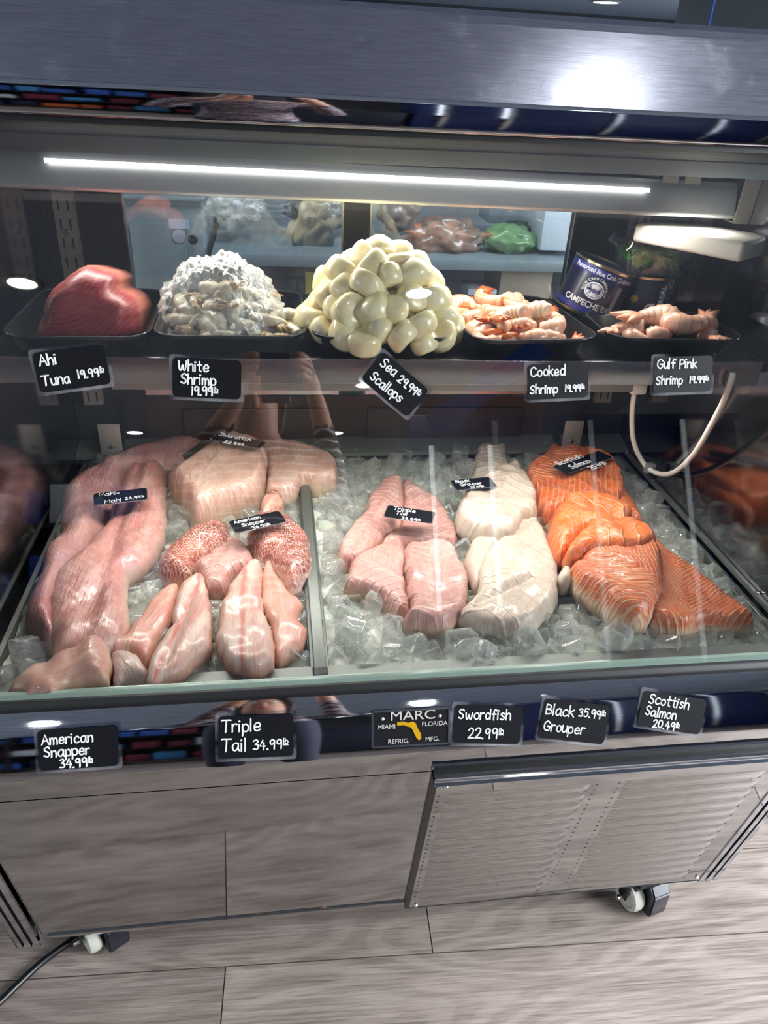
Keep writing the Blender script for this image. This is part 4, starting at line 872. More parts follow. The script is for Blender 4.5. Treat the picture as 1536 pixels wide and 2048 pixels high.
pan('ice_pan', 0.066, 0.795, 'right stainless ice pan holding tripletail, grouper and salmon')
dv_ = thing('pan_divider', 'stainless divider bar with a black end cap between the two ice pans', 'divider bar', (0.054, 0.838, 0.738))
box('divider_bar', (-0.009, -0.02, 0.0), (0.009, 0.737, 0.014), M['pan'], dv_, 0.003)
box('end_cap', (-0.010, -0.032, -0.004), (0.010, -0.012, 0.016), M['gasket'], dv_, 0.003)
ir = random.Random(11)
def ice_mesh(i):
    r = random.Random(100+i); bm = bmesh.new()
    g = bmesh.ops.create_cube(bm, size=1.0)
    sx, sy, sz = r.uniform(.85, 1.15), r.uniform(.85, 1.1), r.uniform(.7, 1.0)
    for v in bm.verts:
        v.co = Vector((v.co.x*sx, v.co.y*sy, v.co.z*sz)) + Vector((r.uniform(-.1, .1), r.uniform(-.1, .1), r.uniform(-.1, .1)))
        if v.co.z > 0: v.co.x *= 0.86; v.co.y *= 0.86
    bmesh.ops.bevel(bm, geom=list(bm.edges), offset=0.12, segments=2, profile=0.6, affect='EDGES')
    # the melted dimple a bar-ice cube has on one face
    top = max(bm.faces, key=lambda f: f.normal.z*f.calc_area())
    ins = bmesh.ops.inset_region(bm, faces=[top], thickness=0.16); 
    for v in top.verts: v.co.z -= 0.14
    for f in bm.faces: f.smooth = True
    bmesh.ops.recalc_face_normals(bm, faces=bm.faces)
    bmesh.ops.scale(bm, vec=(0.037,)*3, verts=bm.verts)
    me = bpy.data.meshes.new('ice_cube'); bm.to_mesh(me); bm.free(); me.materials.append(M['ice']); return me
ICE = [ice_mesh(i) for i in range(7)]
outs = [(B, B.min(0), B.max(0)) for B, z in FISH_OUT]
def ice_spots(x0, x1, y0, y1, n, sep, layer, sink):
    pts = []; cell = {}
    for _ in range(n*6):
        p = np.array([ir.uniform(x0, x1), ir.uniform(y0, y1)]); k = (int(p[0]/sep), int(p[1]/sep))
        if any(np.hypot(*(q-p)) < sep for a in (-1, 0, 1) for b in (-1, 0, 1) for q in cell.get((k[0]+a, k[1]+b), [])): continue
        P = p[None, :]; bad = False
        for B, lo_, hi_ in outs:
            if p[0] < lo_[0]-.015 or p[1] < lo_[1]-.015 or p[0] > hi_[0]+.015 or p[1] > hi_[1]+.015: continue
            if sink < 0 and dist_to_poly(P, B)[0] < -sink: bad = True; break
            if inside(P, B)[0] and dist_to_poly(P, B)[0] > sink: bad = True; break
        if bad: continue
        cell.setdefault(k, []).append(p); pts.append((p[0], p[1], layer))
        if len(pts) >= n: break
    return pts
spots = []
for x0, x1 in ((-0.388, 0.028), (0.082, 0.78)):
    spots += ice_spots(x0, x1, 0.855, 1.555, 700, 0.0235, ZI-0.010, 0.008)
    spots += ice_spots(x0+.01, x1-.01, 0.865, 1.54, 170, 0.042, ZI+0.010, -0.010)
for p in ((-0.36, 1.50), (-0.33, 1.47), (-0.34, 1.53), (-0.30, 1.52), (0.30, 0.84)):
    spots.append((p[0], p[1], ZI+0.02))
spots.sort(key=lambda p: np.hypot(p[0]-CAM[0], p[1]-CAM[1]))
rest = bmesh.new()
for i, (x, y, z) in enumerate(spots):
    me = ICE[i % len(ICE)]; sc = ir.uniform(0.78, 1.12); rot = (ir.uniform(-.6, .6) + (math.pi/2 if ir.random() < .4 else 0), ir.uniform(-.6, .6), ir.uniform(0, 6.28)); zz = z + ir.uniform(-0.004, 0.006)
    if i < 300:
        o = bpy.data.objects.new('ice_cube', me); COL.objects.link(o); o.location = (x, y, zz); o.rotation_euler = rot; o.scale = (sc,)*3
        tag(o, 'clear melting ice cube lying loose in the ice around the fish', 'ice cube', 'ice cubes in the two pans')
    else:
        from mathutils import Euler
        b2 = bmesh.new(); b2.from_mesh(me); b2.transform(Matrix.Translation((x, y, zz)) @ Euler(rot).to_matrix().to_4x4() @ Matrix.Scale(sc, 4)); tmp = bpy.data.meshes.new('t'); b2.to_mesh(tmp); b2.free(); rest.from_mesh(tmp); bpy.data.meshes.remove(tmp)
o = from_bm('loose_ice', rest, M['ice'], None, True); tag(o, 'further small ice cubes at the back of the two pans', 'ice'); o['kind'] = 'stuff'
def bed(x0, x1, label):
    nx, ny = int((x1-x0)/0.012), 60; V, Fc = [], []
    for j in range(ny+1):
        for i in range(nx+1):
            x, y = x0+(x1-x0)*i/nx, 0.842+(1.572-0.842)*j/ny
            V.append((x, y, ZI-0.012+0.010*mnoise.noise(Vector((x*32, y*32, 0)))))
    for j in range(ny):
        for i in range(nx): a = j*(nx+1)+i; Fc.append((a, a+1, a+nx+2, a+nx+1))
    o = from_data('ice_bed', V, Fc, M['icebed'], None, True); tag(o, label, 'ice'); o['kind'] = 'stuff'
bed(-0.402, 0.040, 'pale bed of packed ice in the left pan'); bed(0.069, 0.792, 'pale bed of packed ice in the right pan')

# ================================================================== SHELF: TRAYS AND SEAFOOD
def tray(x, y, w, d, rz, label, clear=False):
    t = thing('foam_tray', label, 'tray', (x, y, SZ+0.001), 'black trays on the shelf'); t.rotation_euler = (0, 0, rz)
    rings = [(0.80, 0.0, 0.030), (0.90, 0.003, 0.034), (0.95, 0.022, 0.036), (1.0, 0.026, 0.040), (1.0, 0.030, 0.040), (0.965, 0.0265, 0.036), (0.92, 0.0245, 0.034), (0.87, 0.006, 0.030), (0.80, 0.003, 0.028)]
    bm = bmesh.new(); R_ = []
    for s, z, r in rings:
        R_.append([bm.verts.new((px_, py_, z)) for px_, py_ in rrect(w-(1-s)*0.25, d-(1-s)*0.25, r, 6)])
    for a, b in zip(R_, R_[1:]):
        for i in range(len(a)): bm.faces.new((a[i], a[(i+1) % len(a)], b[(i+1) % len(b)], b[i]))
    bm.faces.new(R_[0][::-1]); bm.faces.new(R_[-1])
    from_bm('tray_body', bm, M['tray'], t, 60)
    bm = bmesh.new(); n_ = 60; pts = rrect(w+0.001, d+0.001, 0.04, 8); tube_bm(bm, [(a, b, 0.030) for a, b in pts+[pts[0]]], 0.0016, 6)
    from_bm('tray_rim', bm, plain('tray_rim', S(70, 74, 82), 0.12, 0.6), t, True)
    return t
tray(-0.287, 1.250, 0.205, 0.272, 0.0, 'black tray holding the red tuna block at the left end of the shelf')
tray(-0.066, 1.255, 0.226, 0.265, 0.0, 'black tray holding the bagged white shrimp')
tray(0.171, 1.250, 0.226, 0.262, 0.0, 'black tray under the heap of scallops')
tray(0.402, 1.245, 0.212, 0.26, math.radians(5), 'black tray holding the cooked orange shrimp')
tray(0.655, 1.205, 0.232, 0.16, math.radians(-2), 'shallow black tray with pink shrimp at the right end of the shelf')
tray(-0.52, 1.25, 0.15, 0.25, 0, 'x') if False else None
# tuna block
def tuna():
    Yf = 1.165
    pts = [(78, 660), (80, 640), (90, 610), (108, 585), (128, 558), (152, 540), (185, 535), (212, 545), (232, 562), (230, 580), (252, 590), (275, 612), (285, 632), (284, 652), (278, 672), (230, 680), (150, 682), (84, 680)]
    w = [ony(x, y, Yf+0.03) for x, y in pts]; c = np.mean(w, 0)
    fr = Matrix(((1, 0, 0, c[0]), (0, 0.20, -0.98, Yf+0.03), (0, 0.98, 0.20, c[2]), (0, 0, 0, 1)))
    o, B = pillow('tuna_block', [(p[0]-c[0], (p[2]-c[2])/0.98) for p in w], 0.045, 0.022, M['tuna'], fr, seed=40, wavy=0.05, drop=0.12, dome=0.1, crease=None, back=lambda V: -0.55*np.maximum(0, V[:, 0]-0.045-0.25*V[:, 1])-0.5*np.maximum(0, V[:, 1]-0.012+0.15*V[:, 0]))
    tag(o, 'large dark red tuna block standing in the leftmost tray', 'tuna')
tuna()
# bagged white shrimp
def shrimp_mesh(name, R, r0, turns, seg=10, seed=0, flat=1.0):
    rr = random.Random(seed); k = 16; pts, rad = [], []
    for i in range(k):
        t = i/(k-1); a = -0.4+turns*t*(1.0+0.25*t)
        pts.append((R*math.cos(a)*(1-0.15*t), R*math.sin(a)*(1-0.1*t), 0.002*math.sin(t*5+seed)))
        rad.append(r0*(0.55+0.6*math.sin(min(1, t*1.6+0.18)*math.pi*0.62)) * (1-0.66*t**1.6) * (1+0.07*math.sin(t*40)))
    mx_, my_ = (sum(p[q] for p in pts)/k for q in (0, 1)); ctr = Vector((mx_, my_, 0))
    pts = [(p[0]-mx_, p[1]-my_, p[2]) for p in pts]
    bm = bmesh.new(); tube_bm(bm, pts, rad, seg)
    bm.faces.ensure_lookup_table()
    uvl = bm.loops.layers.uv.new('UVMap')
    me = bpy.data.meshes.new(name)
    vidx = {v: i for i, v in enumerate(bm.verts)}
    for f in bm.faces:
        for lp in f.loops:
            i = vidx[lp.vert]; P_ = Vector(lp.vert.co); cen = Vector(pts[i//seg]); d = (P_-cen); out = Vector((cen.x+ctr.x, cen.y+ctr.y, 0)).normalized()
            lp[uvl].uv = ((i//seg)/(k-1), 0.5+0.5*(d.normalized().dot(out) if d.length > 0 else 0))
    for f in bm.faces: f.smooth = True
    bmesh.ops.recalc_face_normals(bm, faces=bm.faces)
    bm.to_mesh(me); bm.free()
    tp = pts[-1]; td = (Vector(pts[-1])-Vector(pts[-2])).normalized(); sd = Vector((-td.y, td.x, 0))
    bm = bmesh.new()
    for s in (-0.55, 0, 0.55):
        dr = (td+sd*s*0.7).normalized(); p0 = Vector(tp)
        tube_bm(bm, [p0-td*0.006, p0+dr*R*0.45, p0+dr*R*1.05], [r0*0.36, r0*0.42, r0*0.10], 6)
    tm = bpy.data.meshes.new('tail'); bmesh.ops.recalc_face_normals(bm, faces=bm.faces)
    for f in bm.faces: f.smooth = True
    bm.to_mesh(tm); bm.free()
    return me, tm
def place_shrimp(me, tm, mats, name, loc, rot, sc, label, cat, group):
    o = bpy.data.objects.new(name, me); COL.objects.link(o); o.location = loc; o.rotation_euler = rot; o.scale = (sc,)*3
    if tm:
        t = bpy.data.objects.new('tail', tm); COL.objects.link(t); t.parent = o
    tag(o, label, cat, group); return o
raw = [shrimp_mesh('raw_shrimp', 0.026, 0.011, 2.6, seed=s) for s in range(2)]
for a, b in raw: a.materials.append(M['rawshrimp']); b.materials.append(M['rawtail'])
rr = random.Random(21)
for i in range(34):
    a = rr.uniform(0, 6.28); q = math.sqrt(rr.random()); x, y = -0.075+0.075*q*math.cos(a), 1.245+0.08*q*math.sin(a)
    z = SZ+0.018+0.055*(1-q*q)*rr.uniform(0.55, 1)
    place_shrimp(*raw[i % 2], None, 'raw_shrimp', (x, y, z), (rr.uniform(-.6, .6), rr.uniform(-.6, .6), rr.uniform(0, 6.28)), 1.0, 'grey raw white shrimp packed inside the clear bag', 'shrimp', 'raw white shrimp in the bag')
for i, (x, y, z, rz) in enumerate(((0.012, 1.185, SZ+0.020, 0.4), (-0.02, 1.178, SZ+0.020, 2.0), (0.015, 1.21, SZ+0.034, 1.0), (0.02, 1.235, SZ+0.020, -0.8), (-0.01, 1.19, SZ+0.034, 3.4))):
    place_shrimp(*raw[i % 2], None, 'raw_shrimp', (x, y, z), (0.08*i, 0.15-0.06*i, rz), 1.05, 'grey raw shrimp spilling out of the bag at its right', 'shrimp', 'raw white shrimp beside the bag')
def bag():
    bm = bmesh.new(); bmesh.ops.create_icosphere(bm, subdivisions=6, radius=1.0)
    for v in bm.verts:
        n_ = v.co.normalized(); f = 1+0.10*mnoise.noise(n_*3.1)+0.07*(abs(mnoise.noise(n_*7.3+Vector((3, 1, 2))))*2-0.6)+0.02*(abs(mnoise.noise(n_*13+Vector((9, 4, 2))))*2-0.5)
        q = n_*f
        v.co = Vector((q.x*0.103, q.y*0.098, max(q.z*0.105, -0.012)))
        if v.co.x > 0.03: v.co.z *= 1-0.35*min(1, (v.co.x-0.03)/0.06)
    o = from_bm('plastic_bag', bm, M['bag'], None, True); o.location = (-0.078, 1.24, SZ+0.018)
    tag(o, 'crumpled clear plastic bag over the white shrimp in the second tray', 'plastic bag')
bag()
# scallops
def scallop_mesh(i):
    r = random.Random(i); bm = bmesh.new(); rings = []; seg = 18
    prof = [(0.0, -.5), (.5, -.5), (.80, -.46), (.95, -.30), (1.0, -.05), (.99, 0.18), (.92, .36), (.74, .47), (.4, .5), (0, .5)]
    ex, ey = r.uniform(.9, 1.1), r.uniform(.85, 1.05)
    for q, z in prof:
        rings.append([bm.verts.new((0.0275*max(q, .001)*ex*math.cos(6.2832*j/seg)*(1+0.05*math.sin(3*6.2832*j/seg+i)), 0.0275*max(q, .001)*ey*math.sin(6.2832*j/seg), 0.036*z)) for j in range(seg)])
    for a, b in zip(rings, rings[1:]):
        for j in range(seg): bm.faces.new((a[j], a[(j+1) % seg], b[(j+1) % seg], b[j]))
    bmesh.ops.remove_doubles(bm, verts=bm.verts, dist=1e-4)
    for v in bm.verts: v.co *= 1+0.14*mnoise.noise(v.co*38+Vector((i*3.1, 0, 0)))
    for f in bm.faces: f.smooth = True
    bmesh.ops.recalc_face_normals(bm, faces=bm.faces)
    me = bpy.data.meshes.new('scallop'); bm.to_mesh(me); bm.free(); me.materials.append(M['scallop']); return me
SCM = [scallop_mesh(i) for i in range(5)]
sr = random.Random(4); pos = []
def dome(q): return max(0.0, 1-q**2.2)
tries = 0
while len(pos) < 125 and tries < 30000:
    tries += 1
    a = sr.uniform(0, 6.2832); q = math.sqrt(sr.random())*0.98; x, y = 0.171+0.118*q*math.cos(a), 1.225+0.115*q*math.sin(a)
    z = SZ+0.020+0.112*dome(q)
    if tries > 9000: z = SZ+0.018+0.112*dome(q)*sr.uniform(0.3, 0.8)
    if all((x-p[0])**2+(y-p[1])**2+(z-p[2])**2 > 0.0285**2 for p in pos): pos.append((x, y, z))
for i, (x, y, z) in enumerate(pos):
    o = bpy.data.objects.new('scallop', SCM[i % 5]); COL.objects.link(o); o.location = (x, y, z); sc = sr.uniform(.8, 1.15)
    o.rotation_euler = (sr.uniform(-1.1, 1.1), sr.uniform(-1.1, 1.1), sr.uniform(0, 6.28)); o.scale = (sc, sc, sc)
    tag(o, 'plump cream sea scallop in the heap on the middle tray', 'scallop', 'sea scallops heaped on the tray')
# cooked shrimp
ck = [shrimp_mesh('cooked_shrimp', 0.024, 0.0125, t_, seed=s) for s, t_ in enumerate((2.2, 3.2, 2.7))]
for a, b in ck: a.materials.append(M['shrimp']); b.materials.append(M['tail'])
cr = random.Random(8); k = 0
for lay, n_, zz, wx, wy in ((0, 24, 0.017, 0.072, 0.080), (1, 16, 0.033, 0.060, 0.07), (2, 6, 0.047, 0.035, 0.05)):
    pts = []
    for _ in range(4000):
        x, y = 0.390+cr.uniform(-wx, wx), 1.245+cr.uniform(-wy, wy)
        x -= 0.25*(y-1.235) if lay else 0
        if all(math.hypot(x-a, y-b) > 0.027 for a, b in pts): pts.append((x, y))
        if len(pts) >= n_: break
    for x, y in pts:
        place_shrimp(*ck[k % 3], None, 'cooked_shrimp', (x, y, SZ+zz+cr.uniform(-.003, .004)), (cr.uniform(-.3, .3)+(math.pi if cr.random() < .5 else 0), cr.uniform(-.3, .3), cr.uniform(0, 6.28)), cr.uniform(.95, 1.2), 'curled cooked shrimp with an orange tail heaped on the fourth tray', 'shrimp', 'cooked shrimp on the tray'); k += 1
# gulf pink shrimp: peeled, slightly curled
pk = [shrimp_mesh('pink_shrimp', 0.036, 0.0150, t_, seed=s_) for s_, t_ in enumerate((1.15, 1.7, 1.4))]
for a, b in pk: a.materials.append(M['pinkshrimp']); b.materials.append(plain('pink_shrimp_tail', S(232, 168, 138), 0.3))
for i, (x, y, z, rx, rz, sc, lab) in enumerate((
    (0.650, 1.215, 0.040, 0.15, 1.00, 1.45, 'long pink shrimp lying across the back of the rightmost tray'),
    (0.690, 1.185, 0.040, 0.10, 4.00, 1.25, 'plump curled pink shrimp on top at the front of the rightmost tray'),
    (0.590, 1.200, 0.024, -0.10, 1.25, 1.20, 'pink shrimp pointing left at the left end of the rightmost tray'),
    (0.640, 1.175, 0.022, 0.10, 4.6, 1.05, 'pink shrimp tucked under the plump one on the rightmost tray'),
    (0.715, 1.215, 0.030, -0.15, 0.3, 1.15, 'pale pink shrimp behind the plump one on the rightmost tray'),
    (0.730, 1.180, 0.020, 0.05, 2.0, 0.95, 'thin pink shrimp nearest the end wall on the rightmost tray'),
    (0.600, 1.172, 0.018, 0.05, 3.6, 0.9, 'small pink shrimp at the front left rim of the rightmost tray'))):
    place_shrimp(*pk[i % 3], None, 'pink_shrimp', (x, y, SZ+z), (rx, 0.05*(i % 3), rz), sc, lab, 'shrimp', 'pink shrimp on the right tray')

# ================================================================== CANS, CLAMSHELL, CABLE
NAVY = plain('can_navy', S(18, 20, 48), 0.35, coat=0.1); BLUE = plain('can_blue', S(40, 46, 128), 0.38, coat=0.1); TIN = plain('tin_rim', S(190, 180, 150), 0.25, 1.0)
WH = plain('print_white', S(226, 228, 236), 0.4); CY = plain('print_blue', S(74, 140, 190), 0.4); GOLD = plain('print_gold', S(196, 160, 80), 0.35)
def wrap_text(parent, txt, size, mat, R_, ang0, z, sx=1.0, rot90=False, arc=None, bold=0.0, name='printed_text'):
    me = font_mesh(txt, size, bold, 0.00015)
    for v in me.vertices:
        x, y = v.co.x*sx, v.co.y
        if rot90: x, y = -y, x
        if arc:
            a = x/arc; x, y = (arc+y)*math.sin(a), (arc+y)*math.cos(a)-arc*0
        th = ang0 + x/R_
        rr_ = R_+0.0004+v.co.z
        v.co = (rr_*math.cos(th), rr_*math.sin(th), z+y)
    return link(name, me, mat, parent)
def can_body(t, R_, H, body_mat, band=None):
    lathe('can_body', [(0, 0.002), (R_-0.003, 0.002), (R_-0.002, 0.004), (R_, 0.006), (R_, H-0.006), (R_-0.002, H-0.003), (0, H-0.004)], body_mat, t, 48)
    for nm, z in (('bottom_rim', 0.003), ('top_rim', H-0.003)):
        lathe(nm, [(R_-0.002, z-0.003), (R_+0.0012, z-0.002), (R_+0.0014, z+0.002), (R_-0.002, z+0.003), (R_-0.004, z)], TIN, t, 48)
    if band:
        for z0, z1 in band: lathe('colour_band', [(R_+0.0002, z0), (R_+0.0003, z0), (R_+0.0003, z1), (R_+0.0002, z1)], BLUE, t, 48)
c1 = thing('crabmeat_can', 'navy crabmeat can with an oval crab emblem leaning against another can', 'can', (0.552, 1.318, SZ+0.018))
c1.rotation_euler = (0, math.radians(17), math.radians(-8))
R1, H1 = 0.0565, 0.092
c1.location = (0.566, 1.335, SZ+0.0165)
can_body(c1, R1, H1, NAVY, ((0.007, 0.016), (0.072, 0.085)))
A1 = -math.pi/2-0.30
wrap_text(c1, 'Pasteurized Blue Crab Crabmeat', 0.0115, WH, R1+.0004, A1+0.10, 0.0785, 0.80, bold=0.0001)
wrap_text(c1, 'CAMPECHE BAY', 0.0150, WH, R1, A1+0.02, 0.0225, 0.90, bold=0.0002)
def wrap_ellipse(t, R_, ang, z, a, b, mat, name, off=0.0005, k=28, inner=0.0):
    V = [Vector(((R_+off)*math.cos(ang), (R_+off)*math.sin(ang), z))] if not inner else []
    Fc = []
    for i in range(k):
        q = 6.2832*i/k; th = ang+a*math.cos(q)/R_; V.append(((R_+off)*math.cos(th), (R_+off)*math.sin(th), z+b*math.sin(q)))
    if inner:
        for i in range(k):
            q = 6.2832*i/k; th = ang+inner*a*math.cos(q)/R_; V.append(((R_+off)*math.cos(th), (R_+off)*math.sin(th), z+inner*b*math.sin(q)))
        for i in range(k): Fc.append((i, (i+1) % k, k+(i+1) % k, k+i))
    else:
        for i in range(k): Fc.append((0, 1+i, 1+(i+1) % k))
    return from_data(name, V, Fc, mat, t)
wrap_ellipse(c1, R1, A1, 0.048, 0.0175, 0.0145, WH, 'emblem')
wrap_ellipse(c1, R1, A1, 0.048, 0.0150, 0.0118, plain('emblem_ring', S(60, 66, 110), 0.4), 'emblem_ring', 0.0008, inner=0.93)
def crab_print(t):
    bm = bmesh.new(); k = 16
    def blob(cx, cy, a, b, rot=0):
        vs = []
        for i in range(k):
            q = 6.2832*i/k; x, y = a*math.cos(q), b*math.sin(q); x, y = cx+x*math.cos(rot)-y*math.sin(rot), cy+x*math.sin(rot)+y*math.cos(rot)
            th = A1+x/R1; vs.append(bm.verts.new(((R1+0.001)*math.cos(th), (R1+0.001)*math.sin(th), 0.048+y)))
        bm.faces.new(vs)
    blob(0, 0, 0.0062, 0.0034)
    for s in (-1, 1):
        blob(s*0.0085, 0.0045, 0.0030, 0.0012, s*0.7); blob(s*0.0100, 0.0072, 0.0022, 0.0013, s*1.6)
        for j in range(3): blob(s*(0.0085-0.001*j), -0.0012-0.0020*j, 0.0034, 0.0006, -s*(0.2+0.3*j))
    from_bm('crab_emblem', bm, plain('crab_print', S(84, 84, 130), 0.4), t)
crab_print(c1)
wrap_text(c1, 'BLUE CRAB CRABMEAT', 0.0066, WH, R1, A1, 0.048, 1.1, arc=0.0205)
def panel_print(t, R_, ang, z, w, h, mat, name):
    V, Fc = [], []
    for i in range(5):
        th = ang+w*(i/4-0.5)/R_
        for zz in (z-h/2, z+h/2): V.append(((R_+0.0005)*math.cos(th), (R_+0.0005)*math.sin(th), zz))
    for i in range(4): Fc.append((2*i, 2*i+2, 2*i+3, 2*i+1))
    return from_data(name, V, Fc, mat, t)
panel_print(c1, R1, A1+0.78, 0.044, 0.010, 0.046, plain('facts_grey', S(150, 152, 160), 0.5), 'facts_panel')
for q, zz in ((0.035, 0.036), (-0.035, 0.036)): pass
lathe('wave_line', [(R1+0.0004, 0.0335), (R1+0.0006, 0.0335), (R1+0.0006, 0.0342), (R1+0.0004, 0.0342)], CY, c1, 48) if False else None
c2 = thing('crabmeat_can', 'dark navy crab can standing upright under the clear box of herbs', 'can', (0.694, 1.375, SZ+0.001))
R2, H2 = 0.059, 0.083
can_body(c2, R2, H2, NAVY)
A2 = -math.pi/2-0.12
wrap_text(c2, 'CRAB', 0.030, WH, R2, A2+0.42, 0.024, 1.0, bold=0.0003)
wrap_text(c2, 'REAL', 0.0145, WH, R2, A2+0.30, 0.052, 1.0, True, bold=0.0003)
wrap_text(c2, 'BLUE', 0.020, CY, R2, A2+0.60, 0.052, 1.0, True, bold=0.0005)
wrap_ellipse(c2, R2, A2-0.55, 0.042, 0.0065, 0.0065, GOLD, 'gold_seal')
wrap_ellipse(c2, R2, A2-0.35, 0.058, 0.011, 0.011, plain('seal_blue', S(48, 58, 110), 0.4), 'seal_ring', inner=0.92)
wrap_ellipse(c2, R2, A2+0.55, 0.072, 0.008, 0.009, GOLD, 'crab_seal', inner=0.55)
for j, wd in enumerate((0.020, 0.026, 0.030)): panel_print(c2, R2, A2-0.50, 0.018-0.006*j, wd, 0.0012, WH, 'small_print')
# clear clamshell with herbs on the second can
cs = thing('herb_clamshell', 'clear plastic clamshell of green herbs standing on the upright can', 'clamshell', (0.690, 1.375, SZ+0.001+H2)); cs.rotation_euler = (0, 0, math.radians(-6))
def shell(z0, z1, w0, w1, d0, d1, name):
    bm = bmesh.new(); rs = []
    for k_ in range(5):
        t_ = k_/4; w_, d_ = w0+(w1-w0)*t_, d0+(d1-d0)*t_; rs.append([bm.verts.new((x, y, z0+(z1-z0)*t_)) for x, y in rrect(w_*(1+0.01*(k_ % 2)), d_*(1+0.01*(k_ % 2)), 0.016, 5)])
    for a, b in zip(rs, rs[1:]):
        for i in range(len(a)): bm.faces.new((a[i], a[(i+1) % len(a)], b[(i+1) % len(b)], b[i]))
    return bm, rs
bm, rs = shell(0.001, 0.045, 0.112, 0.128, 0.10, 0.115, ''); bm.faces.new(rs[0][::-1]); from_bm('shell_base', bm, M['clam'], cs, 40)
bm, rs = shell(0.045, 0.062, 0.140, 0.126, 0.126, 0.112, ''); bm.faces.new(rs[-1]); from_bm('shell_lid', bm, M['clam'], cs, 40)
box('lid_label', (-0.045, -0.035, 0.0625), (0.045, 0.03, 0.0632), plain('paper_label', S(200, 202, 204), 0.5), cs)
def herbs(t, n_, sx, sy, z0, z1, seed):
    r = random.Random(seed); bm = bmesh.new()
    for _ in range(n_):
        c = Vector((r.uniform(-sx, sx), r.uniform(-sy, sy), r.uniform(z0, z1))); L_ = r.uniform(0.008, 0.013); w_ = L_*0.5
        rot = Matrix.Rotation(r.uniform(0, 6.28), 4, 'Z') @ Matrix.Rotation(r.uniform(-1.2, 1.2), 4, 'X') @ Matrix.Rotation(r.uniform(-1, 1), 4, 'Y')
        prof = [(-1, 0, 0), (-.4, .8, .15), (.3, .9, .1), (1, 0, -.2), (.3, -.9, .1), (-.4, -.8, .15)]
        vs = [bm.verts.new(c + rot @ Vector((a*L_, b*w_, d*w_))) for a, b, d in prof]; mid = bm.verts.new(c + rot @ Vector((0, 0, -w_*.2)))
        for i in range(6): bm.faces.new((vs[i], vs[(i+1) % 6], mid))
    return bm
n_ = N('herb_green'); hb = n_.noise(n_.coord(), 60, 2); M['herb'] = n_.done(n_.bsdf(color=n_.ramp(hb, [(0.3, S(60, 148, 36)), (0.7, S(140, 220, 80))]), rough=0.4))
bm = herbs(cs, 420, 0.044, 0.038, 0.014, 0.036, 2); o = from_bm('herb_leaves', bm, M['herb'], cs, True)
# dark tray of another pack at the far right of the shelf is only its mirror image; nothing to build
# white cable
cb = thing('drain_tube', 'white tube looping from the shelf to a clip on the right end wall', 'tube')
pts = [onx(1270, 775, 0.70), onx(1264, 830, 0.715), onx(1268, 885, 0.74), onx(1290, 930, 0.775), onx(1320, 948, 0.785), onx(1352, 942, 0.778), onx(1390, 905, 0.765), onx(1425, 845, 0.75), onx(1448, 800, 0.745), onx(1460, 768, 0.74), onx(1466, 745, 0.74)]
tube('tube_loop', smooth_path(pts, 6), 0.0052, M['white'], cb, 12)
p = onx(1271, 780, 0.70); box('tube_plug', (p[0]-0.013, p[1]-0.012, p[2]-0.006), (p[0]+0.018, p[1]+0.012, p[2]+0.016), M['white'], cb, 0.003)
p = onx(1300, 936, 0.785); box('tube_clip', (p[0]-0.012, p[1]-0.008, p[2]-0.010), (p[0]+0.010, p[1]+0.008, p[2]+0.010), M['greyclip'], cb, 0.002)
# power cord on the floor at the left
cd_ = tube('power_cord', smooth_path([(-0.36, 1.0, 0.012), (-0.40, 0.93, 0.008), (-0.47, 0.87, 0.007), (-0.53, 0.80, 0.007), (-0.62, 0.70, 0.007), (-0.75, 0.55, 0.007)], 6), 0.0065, M['black']); tag(cd_, 'black power cord running out from under the left of the case', 'cord')

# ================================================================== KITCHEN BEHIND THE CASE (through the rear glass)
Yk = 2.35
def kb(px0, py0, px1, py1, Y): a = ony(px0, py0, Y); b = ony(px1, py1, Y); return a, b
STEEL2 = plain('kitchen_steel', S(140, 150, 154), 0.4, 0.3)
kc = thing('steel_cabinet', 'stainless kitchen cabinet with two stickers behind the rear glass', 'cabinet', (0, 0, 0))
a, b = kb(246, 398, 418, 640, Yk)
box('cabinet_body', (a[0]-0.25, Yk, 0), (b[0], Yk+0.5, a[2]), STEEL2, kc, 0.004)
box('cabinet_top', (a[0]-0.26, Yk-0.012, a[2]), (b[0]+0.01, Yk+0.5, a[2]+0.012), STEEL2, kc, 0.003)
box('cabinet_door', (a[0]+0.01, Yk-0.008, 0.3), (b[0]-0.05, Yk, a[2]-0.06), STEEL2, kc, 0.003)
q = ony(358, 448, Yk-0.01); box('sticker', (q[0]-0.028, Yk-0.0095, q[2]-0.013), (q[0]+0.028, Yk-0.0085, q[2]+0.013), plain('sticker_blue', S(170, 190, 206), 0.5), kc)
q = ony(358, 473, Yk-0.01)
lathe('sticker', [(0, 0.001), (0.019, 0.001), (0.019, 0), (0, 0)], plain('sticker_white', S(178, 180, 196), 0.5), kc, 24, Matrix.Translation((q[0], Yk-0.0085, q[2])) @ Matrix.Rotation(math.pi/2, 4, 'X'))
q = ony(387, 477, Yk-0.01); lathe('knob', [(0, 0.03), (0.012, 0.028), (0.014, 0.02), (0.008, 0.0)], M['black'], kc, 20, Matrix.Translation((q[0], Yk-0.008, q[2])) @ Matrix.Rotation(math.pi/2, 4, 'X'))
kp = plain('kitchen_dark', S(56, 62, 66), 0.4)
wt = thing('work_table', 'steel kitchen work table behind the rear glass carrying produce and boxes', 'table', (0, 0, 0))
q0 = ony(560, 520, Yk); q1 = ony(1150, 520, Yk)
zt = q1[2]
box('table_top', (b[0]+0.02, Yk-0.02, zt-0.035), (1.6, Yk+0.6, zt), STEEL2, wt, 0.003)
box('under_shelf', (b[0]+0.02, Yk, zt-0.30), (1.6, Yk+0.55, zt-0.28), STEEL2, wt, 0.003)
